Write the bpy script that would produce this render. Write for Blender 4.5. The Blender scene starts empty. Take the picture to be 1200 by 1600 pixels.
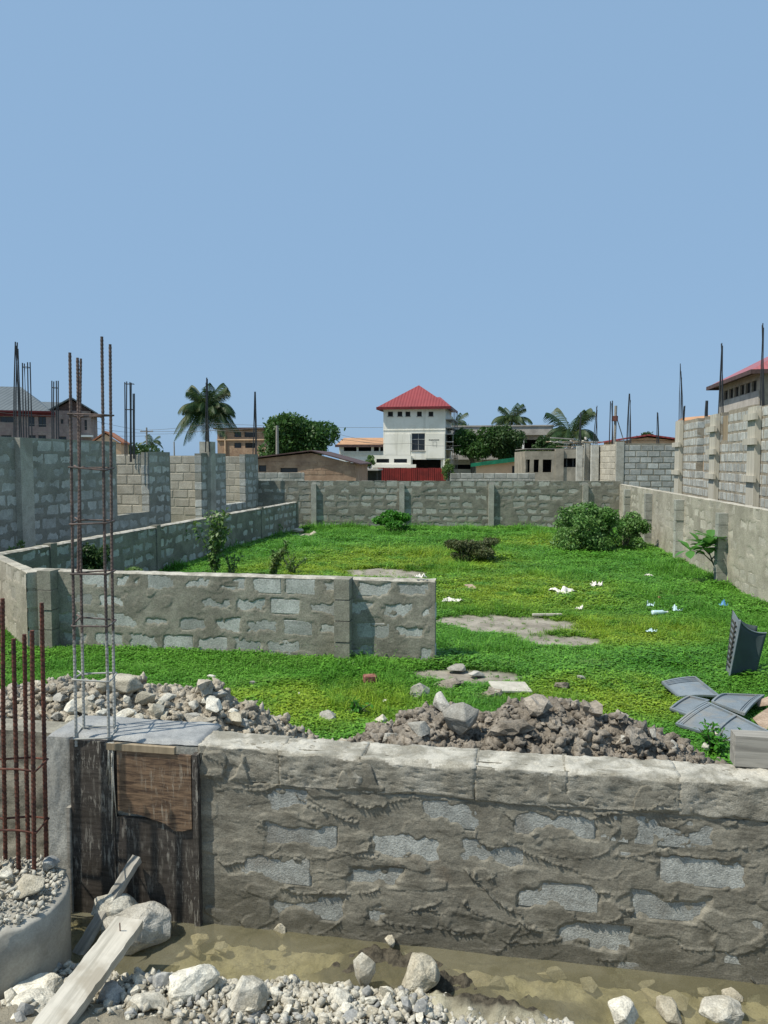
import bpy, bmesh, math, random
import numpy as np
from mathutils import Vector, Matrix, Euler, noise as mnoise

R = math.radians
random.seed(7)
rng = np.random.default_rng(7)
scene = bpy.context.scene
COL = scene.collection

# ------------------------------------------------------------------ camera
CAM_Z = 2.2                     # metres above the lawn (z = 0)
PITCH = 3.81                    # degrees below the horizon
F = 1200.0                      # focal length in photo pixels (photo 1200 x 1600)
cam_d = bpy.data.cameras.new('camera')
cam_d.sensor_fit = 'HORIZONTAL'
cam_d.sensor_width = 36.0
cam_d.lens = 36.0
cam_d.clip_start = 0.05
cam_d.clip_end = 6000
cam = bpy.data.objects.new('camera', cam_d)
COL.objects.link(cam)
cam.location = (0, 0, CAM_Z)
cam.rotation_euler = (R(90 - PITCH), 0, 0)
scene.camera = cam

# ------------------------------------------------------------------ light
SITE = R(-10)                   # the plot is turned 10 degrees to the camera
CU, SU = math.cos(SITE), math.sin(SITE)


def S(u, v, z=0.0):
    """site coordinates (u along the walls, v into the plot) -> world"""
    return Vector((u * CU - v * SU, u * SU + v * CU, z))


sd = S(-0.50, -0.30, 0).to_3d()
sun_dir = Vector((sd.x, sd.y, 0.93)).normalized()      # towards the sun
SUN_EL = math.asin(sun_dir.z)
world = bpy.data.worlds.new('World')
scene.world = world
world.use_nodes = True
wn, wl = world.node_tree.nodes, world.node_tree.links
bg = wn['Background']
sky = wn.new('ShaderNodeTexSky')
sky.sky_type = 'NISHITA'
sky.sun_disc = False
sky.sun_elevation = SUN_EL
sky.sun_rotation = math.atan2(sun_dir.x, sun_dir.y)
sky.altitude = 0
sky.air_density = 1.0
sky.dust_density = 1.2
sky.ozone_density = 2.0
# a hazy coastal sky: the clear sky is evened out towards one pale blue
evn = wn.new('ShaderNodeMix')
evn.data_type = 'RGBA'
evn.inputs[0].default_value = 0.86
wl.new(sky.outputs[0], evn.inputs[6])
evn.inputs[7].default_value = (2.62, 4.22, 6.30, 1)
wl.new(evn.outputs[2], bg.inputs[0])
bg.inputs[1].default_value = 0.1

sun_d = bpy.data.lights.new('sun', 'SUN')
sun_d.energy = 4.3
sun_d.angle = R(0.53)
sun_d.color = (1.0, 0.945, 0.85)
sun = bpy.data.objects.new('sun', sun_d)
COL.objects.link(sun)
sun.rotation_euler = (-sun_dir).to_track_quat('-Z', 'Y').to_euler()
sun.location = (0, 0, 40)

vs = scene.view_settings
vs.view_transform = 'Standard'
vs.look = 'None'
vs.exposure = 0.16
vs.gamma = 1.0
vs.use_curve_mapping = False
scene.cycles.max_bounces = 6
scene.cycles.transparent_max_bounces = 12
scene.cycles.use_denoising = True

# ------------------------------------------------------------------ pixel -> place
_cr = Euler((R(90 - PITCH), 0, 0)).to_matrix()
CAMP = Vector((0, 0, CAM_Z))


def ray(px, py):
    return _cr @ Vector(((px - 600) / F, (800 - py) / F, -1.0))


def at(px, py, z=0.0):
    d = ray(px, py)
    return CAMP + d * ((z - CAM_Z) / d.z)


def atY(px, py, Y):
    d = ray(px, py)
    return CAMP + d * (Y / d.y)


def uv(p):
    return (p.x * CU + p.y * SU, -p.x * SU + p.y * CU)


# ------------------------------------------------------------------ colour / materials
def C(r, g, b):
    f = lambda c: (c / 255 / 12.92) if c / 255 <= 0.04045 else ((c / 255 + 0.055) / 1.055) ** 2.4
    return (f(r), f(g), f(b), 1.0)


def G(v, t=(1, 1, 1)):
    return (v * t[0] * 1.02, v * t[1] * 1.01, v * t[2] * .94, 1.0)


class NT:
    def __init__(s, name):
        s.m = bpy.data.materials.new(name)
        s.m.use_nodes = True
        s.n, s.l = s.m.node_tree.nodes, s.m.node_tree.links
        s.b = s.n['Principled BSDF']
        s.geo = s.n.new('ShaderNodeNewGeometry')
        s.pos = s.geo.outputs['Position']

    def sin(s, node, i, v):
        if isinstance(v, bpy.types.NodeSocket):
            s.l.new(v, node.inputs[i])
        else:
            node.inputs[i].default_value = v

    def noise(s, scale, detail=4, rough=0.55, vec=None, dist=0.0):
        t = s.n.new('ShaderNodeTexNoise')
        t.inputs['Scale'].default_value = scale
        t.inputs['Detail'].default_value = detail
        t.inputs['Roughness'].default_value = rough
        t.inputs['Distortion'].default_value = dist
        s.l.new(vec or s.pos, t.inputs['Vector'])
        return t.outputs[0]

    def mapping(s, scale=(1, 1, 1), rot=(0, 0, 0), loc=(0, 0, 0), vec=None):
        m = s.n.new('ShaderNodeMapping')
        m.inputs['Scale'].default_value = scale
        m.inputs['Rotation'].default_value = rot
        m.inputs['Location'].default_value = loc
        s.l.new(vec or s.pos, m.inputs['Vector'])
        return m.outputs[0]

    def ramp(s, x, a, b, va=0.0, vb=1.0, smooth=True):
        t = s.n.new('ShaderNodeMapRange')
        if smooth:
            t.interpolation_type = 'SMOOTHSTEP'
        s.sin(t, 0, x)
        t.inputs[1].default_value, t.inputs[2].default_value = a, b
        t.inputs[3].default_value, t.inputs[4].default_value = va, vb
        return t.outputs[0]

    def math(s, op, a, b=0.0):
        t = s.n.new('ShaderNodeMath')
        t.operation = op
        s.sin(t, 0, a)
        s.sin(t, 1, b)
        return t.outputs[0]

    def mix(s, f, a, b, mode='MIX'):
        t = s.n.new('ShaderNodeMix')
        t.data_type = 'RGBA'
        t.blend_type = mode
        s.sin(t, 0, f)
        s.sin(t, 6, a)
        s.sin(t, 7, b)
        return t.outputs[2]

    def rand(s):
        return s.n.new('ShaderNodeObjectInfo').outputs['Random']

    def gain(s, col, f):
        t = s.n.new('ShaderNodeVectorMath')
        t.operation = 'SCALE'
        s.sin(t, 0, col[:3] if isinstance(col, tuple) else col)
        s.sin(t, 3, f)
        return t.outputs[0]

    def bump(s, h, strength=0.4, dist=0.01, normal=None):
        t = s.n.new('ShaderNodeBump')
        t.inputs['Strength'].default_value = strength
        t.inputs['Distance'].default_value = dist
        s.l.new(h, t.inputs['Height'])
        if normal:
            s.l.new(normal, t.inputs['Normal'])
        return t.outputs[0]

    def out(s, col=None, rough=0.9, normal=None, spec=0.3, metal=0.0):
        if col is not None:
            s.sin(s.b, 'Base Color', col)
        s.sin(s.b, 'Roughness', rough)
        s.b.inputs['Specular IOR Level'].default_value = spec
        s.b.inputs['Metallic'].default_value = metal
        if normal:
            s.l.new(normal, s.b.inputs['Normal'])
        return s.m


def rough_mat(name, c1, c2, scale=8, c3=None, s3=0.8, k3=0.7, rnd=0.0, fine=90, bs=0.5, bd=0.006, rough=0.92, spec=0.25, gr=.27):
    """grainy mineral surface: two tones at one scale, stains at a larger one, pits and grain"""
    t = NT(name)
    f = t.ramp(t.noise(scale, 6, 0.65), 0.36, 0.64)
    col = t.mix(f, c1, c2)
    if c3:
        g = t.ramp(t.noise(s3, 4, 0.6, dist=0.6), 0.48, 0.66)
        col = t.mix(t.math('MULTIPLY', g, k3), col, c3)
    grain = t.noise(fine, 3, 0.7)
    col = t.gain(col, t.ramp(grain, 0.25, 0.75, 1 - gr, 1 + gr * .95))
    if rnd:
        r = t.rand()
        col = t.gain(col, t.ramp(r, 0, 1, 1 - rnd, 1 + rnd, False))
    n = t.bump(t.noise(scale * 2.5, 5, 0.7), bs * 0.6, bd * 2)
    n = t.bump(grain, bs, bd, n)
    return t.out(col, rough, n, spec)


def plain(name, c, rough=0.7, spec=0.3, metal=0.0, var=0.25, scale=3.0, c2=None):
    t = NT(name)
    f = t.noise(scale, 5, 0.6)
    if c2 is None:
        col = t.gain(c, t.ramp(f, 0.3, 0.7, 1 - var, 1 + var))
    else:
        col = t.mix(t.ramp(f, 0.4, 0.62), c, c2)
    return t.out(col, rough, None, spec, metal)


M = {}
# blocks and mortar
M['block_cool'] = rough_mat('block_cool', G(.30, (1.03, 1.04, .95)), G(.40, (1.03, 1.03, .96)), 5, G(.20, (1.04, 1.02, .90)), 1.3, .6, .22, 70)
M['block_sunlit'] = rough_mat('block_sunlit', G(.36, (1.08, 1, .86)), G(.44, (1.06, 1, .88)), 5, G(.27, (1.05, 1, .88)), 1.1, .6, .14, 70)  # warm cast of sunlight put into the block colour
M['block_blue'] = rough_mat('block_blue', G(.34, (1.0, 1.03, 1.0)), G(.46, (1.0, 1.02, 1.0)), 6, G(.26, (1.03, 1.01, .95)), 1.3, .5, .2, 60)
M['block_front'] = rough_mat('block_front', G(.30, (1.0, 1.03, 1.0)), G(.44, (1.0, 1.03, 1.0)), 14, G(.22, (1.06, 1, .90)), 2.2, .7, .14, 110, .9, .008, .9, .3, .26)
M['mortar_dark'] = rough_mat('mortar_dark', G(.18, (1.06, 1.02, .87)), G(.25, (1.06, 1.02, .87)), 4, G(.13, (1.05, 1, .85)), 1.0, .6, 0, 60)
M['mortar_mid'] = rough_mat('mortar_mid', G(.20, (1.08, 1.02, .86)), G(.28, (1.07, 1.02, .87)), 4, G(.14, (1.07, 1, .83)), .9, .7, 0, 60)
M['mortar_green'] = rough_mat('mortar_green', G(.28, (1.02, 1.04, .92)), G(.37, (1.02, 1.03, .93)), 2.5, G(.20, (1.05, 1.02, .88)), .8, .7, 0, 60)
M['mortar_green2'] = rough_mat('mortar_green2', G(.22, (1.04, 1.03, .93)), G(.30, (1.04, 1.03, .93)), 2.5, G(.16, (1.04, 1.02, .9)), .8, .6, 0, 60)
M['mortar_sunlit'] = rough_mat('mortar_sunlit', G(.30, (1.08, 1, .84)), G(.40, (1.07, 1, .85)), 2.2, G(.22, (1.08, 1, .84)), .7, .7, 0, 60)  # mortar for sun-facing walls, the sun's warmth in its colour
M['mortar_brown'] = rough_mat('mortar_brown', G(.22, (1.15, 1, .8)), G(.30, (1.12, 1, .82)), 6, None, 1, 1, 0, 60)
M['concrete_pale'] = rough_mat('concrete_pale', G(.40, (1.02, 1.01, .95)), G(.52, (1.02, 1.01, .95)), 6, G(.30, (1.03, 1, .9)), 2.2, .6, 0, 120)
M['concrete_grey'] = rough_mat('concrete_grey', G(.30, (.99, 1.01, .99)), G(.40, (1, 1.01, .98)), 5, G(.22, (1.03, 1, .93)), 2.0, .6, 0, 90)
M['concrete_foot'] = rough_mat('concrete_foot', G(.30, (1.05, 1.01, .92)), G(.39, (1.05, 1.01, .92)), 4, G(.22, (1.07, 1, .88)), 2.5, .6, 0, 90, .3, .004, .85, .25, .12)
M['concrete_wet'] = rough_mat('concrete_wet', G(.24, (.97, 1, 1.04)), G(.32, (.98, 1, 1.03)), 8, G(.40, (1, 1, .98)), 4.0, .7, 0, 160, .3, .004, .7)
M['concrete_col'] = rough_mat('concrete_col', G(.32, (1.05, 1.02, .92)), G(.42, (1.04, 1.02, .93)), 3, G(.22, (1.05, 1.01, .89)), 1.4, .7, 0, 60)


def front_mortar():
    t = NT('mortar_front')
    f = t.ramp(t.noise(7, 6, 0.65, dist=.5), 0.34, 0.66)
    col = t.mix(f, G(.13, (1.10, 1.02, .84)), G(.22, (1.09, 1.02, .86)))
    st = t.mapping((3.2, 3.2, 14), (0.12, .15, 0))
    g = t.ramp(t.noise(1.0, 5, .65, st, .8), .44, .64)
    col = t.mix(t.math('MULTIPLY', g, .55), col, G(.31, (1.09, 1.02, .86)))
    ru = t.ramp(t.noise(2.3, 4, .6, t.mapping((1, 1, 1), (0, 0, 0), (13, 4, 2))), .60, .74)
    col = t.mix(t.math('MULTIPLY', ru, .35), col, G(.2, (1.3, .95, .68)))
    sep = t.n.new('ShaderNodeSeparateXYZ')
    t.l.new(t.pos, sep.inputs[0])
    wet = t.math('ADD', sep.outputs[2], t.ramp(t.noise(4.0, 5, .6), .3, .7, -.14, .14))
    wet = t.ramp(wet, -.40, -.22, 1, 0)             # splash zone stained by the trench water
    col = t.mix(t.math('MULTIPLY', wet, .62), col, G(.085, (1.06, 1.0, .82)))
    grain = t.noise(130, 3, .7)
    col = t.gain(col, t.ramp(grain, .25, .75, .74, 1.24))
    n = t.bump(t.noise(22, 6, .7), .5, .012)
    tro = t.noise(1.0, 4, .6, t.mapping((30, 30, 120), (.2, .25, 0)))
    n = t.bump(tro, .25, .006, n)
    n = t.bump(grain, .45, .004, n)
    ro = t.ramp(wet, 0, 1, .92, .55)
    return t.out(col, ro, n, .3)


M['mortar_front'] = front_mortar()


def top_cement():
    t = NT('cement_top')
    f = t.ramp(t.noise(5, 6, .65, dist=.6), .36, .62)
    col = t.mix(f, G(.24, (1.08, 1.02, .87)), G(.48, (1.06, 1.01, .91)))
    g = t.ramp(t.noise(17, 5, .7), .56, .70)
    col = t.mix(t.math('MULTIPLY', g, .6), col, G(.19, (1.1, 1, .82)))
    grain = t.noise(140, 3, .7)
    col = t.gain(col, t.ramp(grain, .25, .75, .78, 1.18))
    n = t.bump(t.noise(26, 6, .7), .6, .014)
    n = t.bump(grain, .5, .005, n)
    return t.out(col, .93, n, .2)


M['cement_top'] = top_cement()
M['cap_front'] = rough_mat('cap_front', G(.19, (1.1, 1.02, .85)), G(.31, (1.08, 1.02, .88)), 8, G(.40, (1.06, 1.01, .9)), 3.0, .6, 0, 130, .6, .008)  # darker tone for the front of the cap blocks
# soil, stone
M['soil'] = rough_mat('soil', G(.21, (1.15, 1.0, .84)), G(.35, (1.13, 1.0, .86)), 9, G(.14, (1.16, 1, .82)), 1.6, .6, .3, 60, .9, .012)
M['soil_pale'] = rough_mat('soil_pale', G(.27, (1.12, 1.0, .82)), G(.40, (1.1, 1.0, .85)), 8, G(.2, (1.15, 1, .8)), 1.6, .5, .3, 60, .9, .012)
M['stone_white'] = rough_mat('stone_white', G(.46, (1.06, 1.01, .90)), G(.64, (1.05, 1.01, .91)), 16, G(.36, (1.12, 1, .78)), 5, .6, .2, 110, .7, .006)
M['stone_blue'] = rough_mat('stone_blue', G(.26, (.98, 1.0, 1.02)), G(.38, (1.0, 1.0, 1.0)), 14, G(.48, (1, 1, .95)), 6, .6, .2, 110)
M['stone_tan'] = rough_mat('stone_tan', G(.36, (1.1, 1.0, .80)), G(.50, (1.08, 1.0, .84)), 12, G(.25, (1.1, 1, .78)), 4, .6, .15, 110, .8, .008)
M['stone_grey'] = rough_mat('stone_grey', G(.28, (1.05, 1.0, .90)), G(.40, (1.04, 1.0, .92)), 12, G(.5, (1.02, 1, .95)), 4, .5, .2, 110, .8, .008)
M['mud'] = rough_mat('mud', G(.045, (1.15, 1.0, .75)), G(.09, (1.15, 1.0, .75)), 16, None, 1, 1, 0, 80, .9, .012, .45, .5)
# metal, timber, other
M['rust'] = rough_mat('rust', C(70, 42, 34), C(108, 66, 50), 40, C(48, 36, 34), 9, .6, .1, 300, .6, .002, .75, .4)
M['rebar_dark'] = rough_mat('rebar_dark', G(.035, (1.1, 1, 1)), G(.07, (1.25, 1, .9)), 20, None, 1, 1, .2, 200, .4, .002, .6, .5)
M['rebar_far'] = plain('rebar_far', G(.035, (.9, 1, 1.2)), .6)
M['rebar_cage'] = None


def cage_mat():
    t = NT('rebar_cage')
    sep = t.n.new('ShaderNodeSeparateXYZ')
    t.l.new(t.pos, sep.inputs[0])
    k = t.ramp(t.math('ADD', sep.outputs[2], t.ramp(t.noise(25, 4, .6), .3, .7, -.12, .12)), 1.0, 1.25, 1, 0)
    st = t.mix(t.ramp(t.noise(14, 4, .6), .4, .6), G(.06, (1.25, 1, .92)), G(.11, (1.3, .95, .85)))
    col = t.mix(k, st, G(.36, (1, 1.01, .98)))           # lower half splashed with cement
    return t.out(col, .75, t.bump(t.noise(200, 3, .6), .4, .002), .4)


M['rebar_cage'] = cage_mat()


def wood(name, c1, c2, axis=0, sc=1.0, rough=.85, c3=None):
    t = NT(name)
    tc = t.n.new('ShaderNodeTexCoord').outputs['Object']
    s = [26 * sc, 26 * sc, 26 * sc]
    s[axis] = 1.6 * sc
    f = t.noise(1.0, 6, .65, t.mapping(s, (0, 0, 0), (0, 0, 0), tc), .6)
    col = t.mix(t.ramp(f, .34, .66), c1, c2)
    if c3:
        col = t.mix(t.ramp(t.noise(3.5 * sc, 4, .6, tc), .5, .66, 0, .8), col, c3)
    return t.out(col, rough, t.bump(f, .45, .006), .25)


M['plank'] = wood('plank', G(.36, (1.06, 1, .88)), G(.56, (1.06, 1, .9)), 0, 1, .88, G(.30, (1.12, 1, .82)))
M['timber_pale'] = wood('timber_pale', G(.38, (1.06, 1, .87)), G(.50, (1.06, 1, .88)), 2, .4)
M['timber_brown'] = wood('timber_brown', G(.16, (1.25, 1, .7)), G(.28, (1.25, 1, .7)), 2, .4)
M['timber_grey'] = wood('timber_grey', G(.20, (1.05, 1, .92)), G(.34, (1.05, 1, .92)), 0, 1, .9)


def ply_mat(name, base1, base2, splash, spl_hi=.66):
    t = NT(name)
    f = t.noise(1.0, 6, .65, t.mapping((7, 7, 60)), .7)
    col = t.mix(t.ramp(f, .34, .66), base1, base2)
    d = t.ramp(t.noise(1.0, 6, .75, t.mapping((55, 55, 9)), .5), .52, spl_hi)     # cement runs and trowel scratches
    big = t.ramp(t.noise(3.4, 4, .6), .36, .66)
    col = t.mix(t.math('MULTIPLY', d, t.math('MULTIPLY', big, .8)), col, splash)
    return t.out(col, t.ramp(big, 0, 1, .5, .85), t.bump(t.noise(60, 5, .7), .35, .004), .35)


M['ply_black'] = ply_mat('ply_black', G(.032, (1.15, 1, .88)), G(.065, (1.15, 1, .9)), G(.34, (1.06, 1, .9)), .60)
M['ply_brown'] = ply_mat('ply_brown', C(72, 57, 46), C(134, 110, 86), C(160, 150, 132), .66)
M['sheet_grey'] = rough_mat('sheet_grey', C(112, 121, 126), C(126, 135, 139), 4, C(138, 134, 124), 6, .55, .06, 60, .12, .002, .6, .35, .08)
M['sheet_shaded'] = plain('sheet_shaded', C(66, 76, 76), .62, .3, 0, .14, 5)  # shaded copy of the grey sheet, for the upright panels
M['card'] = rough_mat('card', C(150, 130, 110), C(172, 152, 132), 6, C(116, 98, 82), 3, .5, 0, 50, .2, .004)
M['paper'] = plain('paper', C(226, 220, 208), .8, .2, 0, .08, 8)
M['plastic_clear'] = plain('plastic_clear', C(190, 214, 216), .2, .5, 0, .1, 9)
M['plastic_blue'] = plain('plastic_blue', C(90, 150, 200), .4, .4, 0, .15, 9)
M['brick_red'] = rough_mat('brick_red', C(120, 74, 62), C(150, 104, 92), 20, C(90, 64, 58), 8, .5)
# far buildings
M['plaster_white'] = rough_mat('plaster_white', C(238, 236, 224), C(230, 228, 214), .8, C(208, 206, 190), .35, .35, 0, 3, .03, .01, .85, .2, .05)


def streaked():
    t = NT('plaster_white')
    col = t.mix(t.ramp(t.noise(.5, 4, .6), .4, .65), C(236, 233, 220), C(222, 219, 204))
    st = t.ramp(t.noise(1.0, 5, .65, t.mapping((2.2, 2.2, .18)), .3), .52, .74, 0, .45)       # rain streaks
    col = t.mix(st, col, C(176, 172, 154))
    return t.out(col, .85, t.bump(t.noise(6, 4, .6), .1, .01), .2)


M['plaster_white'] = streaked()
M['plaster_cream'] = rough_mat('plaster_cream', C(206, 172, 138), C(216, 184, 150), .7, C(176, 148, 120), .4, .5, 0, 3, .03, .01, .85, .2, .05)
M['plaster_grey'] = rough_mat('plaster_grey', C(166, 160, 150), C(184, 178, 168), .8, C(126, 122, 114), .45, .6, 0, 3, .03, .01, .85, .2, .05)
M['brown_block'] = rough_mat('brown_block', C(150, 124, 102), C(168, 142, 118), 1.5, C(120, 98, 82), .6, .6, .12, 5, .15, .02, .9, .2, .1)
M['pink_block'] = rough_mat('pink_block', C(146, 128, 124), C(162, 146, 138), 1.2, C(112, 98, 96), .6, .6, .1, 5, .15, .02, .9, .2, .1)
M['raw_block'] = rough_mat('raw_block', C(150, 142, 126), C(172, 162, 144), 1.2, C(112, 106, 94), .7, .6, .1, 5, .15, .02, .9, .2, .1)
M['white_paint'] = plain('white_paint', G(.72), .6, .3, 0, .06)
M['dark_glass'] = plain('dark_glass', G(.018, (.8, 1, 1.2)), .12, .5, 0, .2)
M['room_shade'] = plain('room_shade', G(.03), .9)  # shade inside rooms, painted near black
M['frame_dark'] = plain('frame_dark', G(.05), .5)
M['container_red'] = plain('container_red', C(132, 42, 36), .55, .4, 0, .2, 1.2, C(108, 34, 30))
M['green_fascia'] = plain('green_fascia', C(24, 108, 78), .55)
M['fascia_maroon'] = plain('fascia_maroon', C(104, 40, 40), .5)
M['fascia_brown'] = plain('fascia_brown', C(84, 66, 62), .7)
M['orange_roof'] = plain('orange_roof', C(178, 138, 104), .7, .2, 0, .12, 1)
M['rust_roof'] = plain('rust_roof', C(168, 112, 82), .75, .2, 0, .2, 1)
M['steel_grey'] = plain('steel_grey', G(.3), .5, .5, .4)
M['cable'] = plain('cable', G(.12), .6)


def ribbed(name, c, axis_rot, period, depth, rough=.45, var=.1):
    t = NT(name)
    w = t.n.new('ShaderNodeTexWave')
    w.wave_type = 'BANDS'
    w.bands_direction = 'X'
    w.inputs['Scale'].default_value = 0.314 / period
    t.l.new(t.mapping((1, 1, 1), (0, 0, axis_rot)), w.inputs['Vector'])
    col = t.gain(c, t.ramp(t.noise(.7, 4, .6), .3, .7, 1 - var, 1 + var))
    return t.out(col, rough, t.bump(w.outputs[1], .6, depth), .4)


M['roof_red'] = ribbed('roof_red', C(138, 58, 56), -SITE, .30, .05)
M['roof_grey'] = ribbed('roof_grey', C(96, 103, 104), -SITE, .35, .04, .5)
M['roof_pink'] = ribbed('roof_pink', C(158, 88, 86), -SITE, .35, .04, .4)


def leaf_mat(name, c1, c2, c3=None, trans=.35, rough=.5, psc=.6):
    """leaf: colour differs from leaf to leaf and from one patch of growth to the next"""
    t = NT(name)
    r = t.n.new('ShaderNodeNewGeometry').outputs['Random Per Island']
    col = t.mix(r, c1, c2)
    if c3:
        col = t.mix(t.ramp(t.noise(psc, 3, .6), .48, .66), col, c3)
    t.sin(t.b, 'Base Color', col)
    t.b.inputs['Roughness'].default_value = rough
    t.b.inputs['Specular IOR Level'].default_value = .35
    tr = t.n.new('ShaderNodeBsdfTranslucent')
    t.l.new(col, tr.inputs[0])
    mx = t.n.new('ShaderNodeMixShader')
    mx.inputs[0].default_value = trans
    t.l.new(t.b.outputs[0], mx.inputs[1])
    t.l.new(tr.outputs[0], mx.inputs[2])
    t.l.new(mx.outputs[0], t.n['Material Output'].inputs[0])
    return t.m


M['leaf_mango'] = leaf_mat('leaf_mango', (.03, .085, .018, 1), (.085, .17, .035, 1), (.05, .13, .025, 1))
M['leaf_tree'] = leaf_mat('leaf_tree', (.03, .075, .02, 1), (.08, .14, .04, 1))
M['leaf_palm'] = leaf_mat('leaf_palm', (.025, .06, .018, 1), (.06, .11, .035, 1), (.09, .115, .035, 1))
M['leaf_bush'] = leaf_mat('leaf_bush', (.08, .19, .04, 1), (.19, .33, .09, 1), (.11, .25, .05, 1), .3, .5, 1.5)
M['leaf_bright'] = leaf_mat('leaf_bright', (.045, .19, .02, 1), (.10, .30, .03, 1), (.07, .24, .02, 1), .35)
M['leaf_dry'] = leaf_mat('leaf_dry', (.06, .095, .03, 1), (.14, .15, .06, 1), (.06, .12, .03, 1), .3)
M['leaf_weed'] = leaf_mat('leaf_weed', (.07, .16, .04, 1), (.16, .26, .07, 1), (.20, .24, .08, 1), .3)
M['leaf_almond'] = leaf_mat('leaf_almond', (.06, .20, .03, 1), (.13, .32, .06, 1), None, .4, .35)
M['bark'] = rough_mat('bark', G(.12, (1.1, 1, .85)), G(.2, (1.1, 1, .85)), 12, None, 1, 1, 0, 40, .8, .02)
M['stem'] = plain('stem', G(.13, (1.0, 1.05, .7)), .8)


# ------------------------------------------------------------------ mesh helpers
def mesh_obj(name, verts, faces, mat, parent=None, smooth=False, loc=None, rot=None):
    me = bpy.data.meshes.new(name)
    me.from_pydata([tuple(v) for v in verts], [], faces)
    if smooth:
        me.polygons.foreach_set('use_smooth', [True] * len(me.polygons))
    return link(name, me, mat, parent, loc, rot)


def link(name, me, mat=None, parent=None, loc=None, rot=None):
    if mat and not me.materials:
        me.materials.append(M[mat] if isinstance(mat, str) else mat)
    o = bpy.data.objects.new(name, me)
    COL.objects.link(o)
    if parent:
        o.parent = parent
    if loc is not None:
        o.location = loc
    if rot is not None:
        o.rotation_euler = rot
    return o


def tag(o, label, cat, group=None, kind=None):
    if label:
        o['label'] = label
    if cat:
        o['category'] = cat
    if group:
        o['group'] = group
    if kind:
        o['kind'] = kind
    return o


def thing(name, label, cat, loc=(0, 0, 0), rotz=0.0, group=None):
    o = bpy.data.objects.new(name, None)
    o.empty_display_size = .1
    COL.objects.link(o)
    o.location = loc
    o.rotation_euler = (0, 0, rotz)
    return tag(o, label, cat, group)


class MB:
    """collects shapes for ONE mesh"""

    def __init__(s):
        s.v, s.f = [], []

    def add(s, vs, fs):
        n = len(s.v)
        s.v += [tuple(v) for v in vs]
        s.f += [tuple(i + n for i in f) for f in fs]
        return s

    def box(s, x0, x1, y0, y1, z0, z1):
        return s.add([(x0, y0, z0), (x1, y0, z0), (x1, y1, z0), (x0, y1, z0), (x0, y0, z1), (x1, y0, z1), (x1, y1, z1), (x0, y1, z1)],
                     [(3, 2, 1, 0), (4, 5, 6, 7), (0, 1, 5, 4), (1, 2, 6, 5), (2, 3, 7, 6), (3, 0, 4, 7)])

    def tube(s, pts, rad, n=6, caps=True):
        pts = [Vector(p) for p in pts]
        rad = rad if isinstance(rad, (list, tuple)) else [rad] * len(pts)
        base = len(s.v)
        for i, p in enumerate(pts):
            d = (pts[min(i + 1, len(pts) - 1)] - pts[max(i - 1, 0)]).normalized()
            a = d.cross(Vector((0, 0, 1)))
            if a.length < 1e-3:
                a = Vector((1, 0, 0))
            a.normalize()
            b = d.cross(a).normalized()
            for k in range(n):
                t = 2 * math.pi * k / n
                s.v.append(tuple(p + (a * math.cos(t) + b * math.sin(t)) * rad[i]))
        for i in range(len(pts) - 1):
            for k in range(n):
                k2 = (k + 1) % n
                s.f.append((base + i * n + k, base + i * n + k2, base + (i + 1) * n + k2, base + (i + 1) * n + k))
        if caps:
            s.f.append(tuple(base + k for k in range(n))[::-1])
            s.f.append(tuple(base + (len(pts) - 1) * n + k for k in range(n)))
        return s

    def beam(s, a, b, w, h, up=(0, 0, 1)):
        a, b = Vector(a), Vector(b)
        d = (b - a).normalized()
        sx = d.cross(Vector(up))
        if sx.length < 1e-3:
            sx = Vector((1, 0, 0))
        sx.normalize()
        sz = sx.cross(d).normalized()
        vs = []
        for p in (a, b):
            for i, j in ((-1, -1), (1, -1), (1, 1), (-1, 1)):
                vs.append(p + sx * (i * w / 2) + sz * (j * h / 2))
        return s.add(vs, [(0, 1, 2, 3), (7, 6, 5, 4), (0, 4, 5, 1), (1, 5, 6, 2), (2, 6, 7, 3), (3, 7, 4, 0)])

    def build(s, name, mat, parent=None, smooth=False, loc=None, rot=None):
        return mesh_obj(name, s.v, s.f, mat, parent, smooth, loc, rot)


def slab_cells(xs, zs, keep, y0, y1):
    """wall slab from grid cells; only outer faces. keep(i,j) -> bool"""
    mb = MB()
    nx, nz = len(xs) - 1, len(zs) - 1
    K = lambda i, j: 0 <= i < nx and 0 <= j < nz and keep(i, j)
    for i in range(nx):
        for j in range(nz):
            if not K(i, j):
                continue
            a, b, c, d = xs[i], xs[i + 1], zs[j], zs[j + 1]
            mb.add([(a, y0, c), (b, y0, c), (b, y0, d), (a, y0, d)], [(0, 1, 2, 3)])
            mb.add([(a, y1, c), (b, y1, c), (b, y1, d), (a, y1, d)], [(3, 2, 1, 0)])
            if not K(i - 1, j):
                mb.add([(a, y0, c), (a, y1, c), (a, y1, d), (a, y0, d)], [(3, 2, 1, 0)])
            if not K(i + 1, j):
                mb.add([(b, y0, c), (b, y1, c), (b, y1, d), (b, y0, d)], [(0, 1, 2, 3)])
            if not K(i, j - 1):
                mb.add([(a, y0, c), (b, y0, c), (b, y1, c), (a, y1, c)], [(3, 2, 1, 0)])
            if not K(i, j + 1):
                mb.add([(a, y0, d), (b, y0, d), (b, y1, d), (a, y1, d)], [(0, 1, 2, 3)])
    return mb


def holed(x0, x1, z0, z1, holes, y0, y1, top=None):
    xs = sorted({x0, x1} | {min(max(h[k], x0), x1) for h in holes for k in (0, 1)})
    zs = sorted({z0, z1} | {min(max(h[k], z0), z1) for h in holes for k in (2, 3)})

    def keep(i, j):
        cx, cz = (xs[i] + xs[i + 1]) / 2, (zs[j] + zs[j + 1]) / 2
        return not any(h[0] < cx < h[1] and h[2] < cz < h[3] for h in holes)
    return slab_cells(xs, zs, keep, y0, y1)


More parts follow.
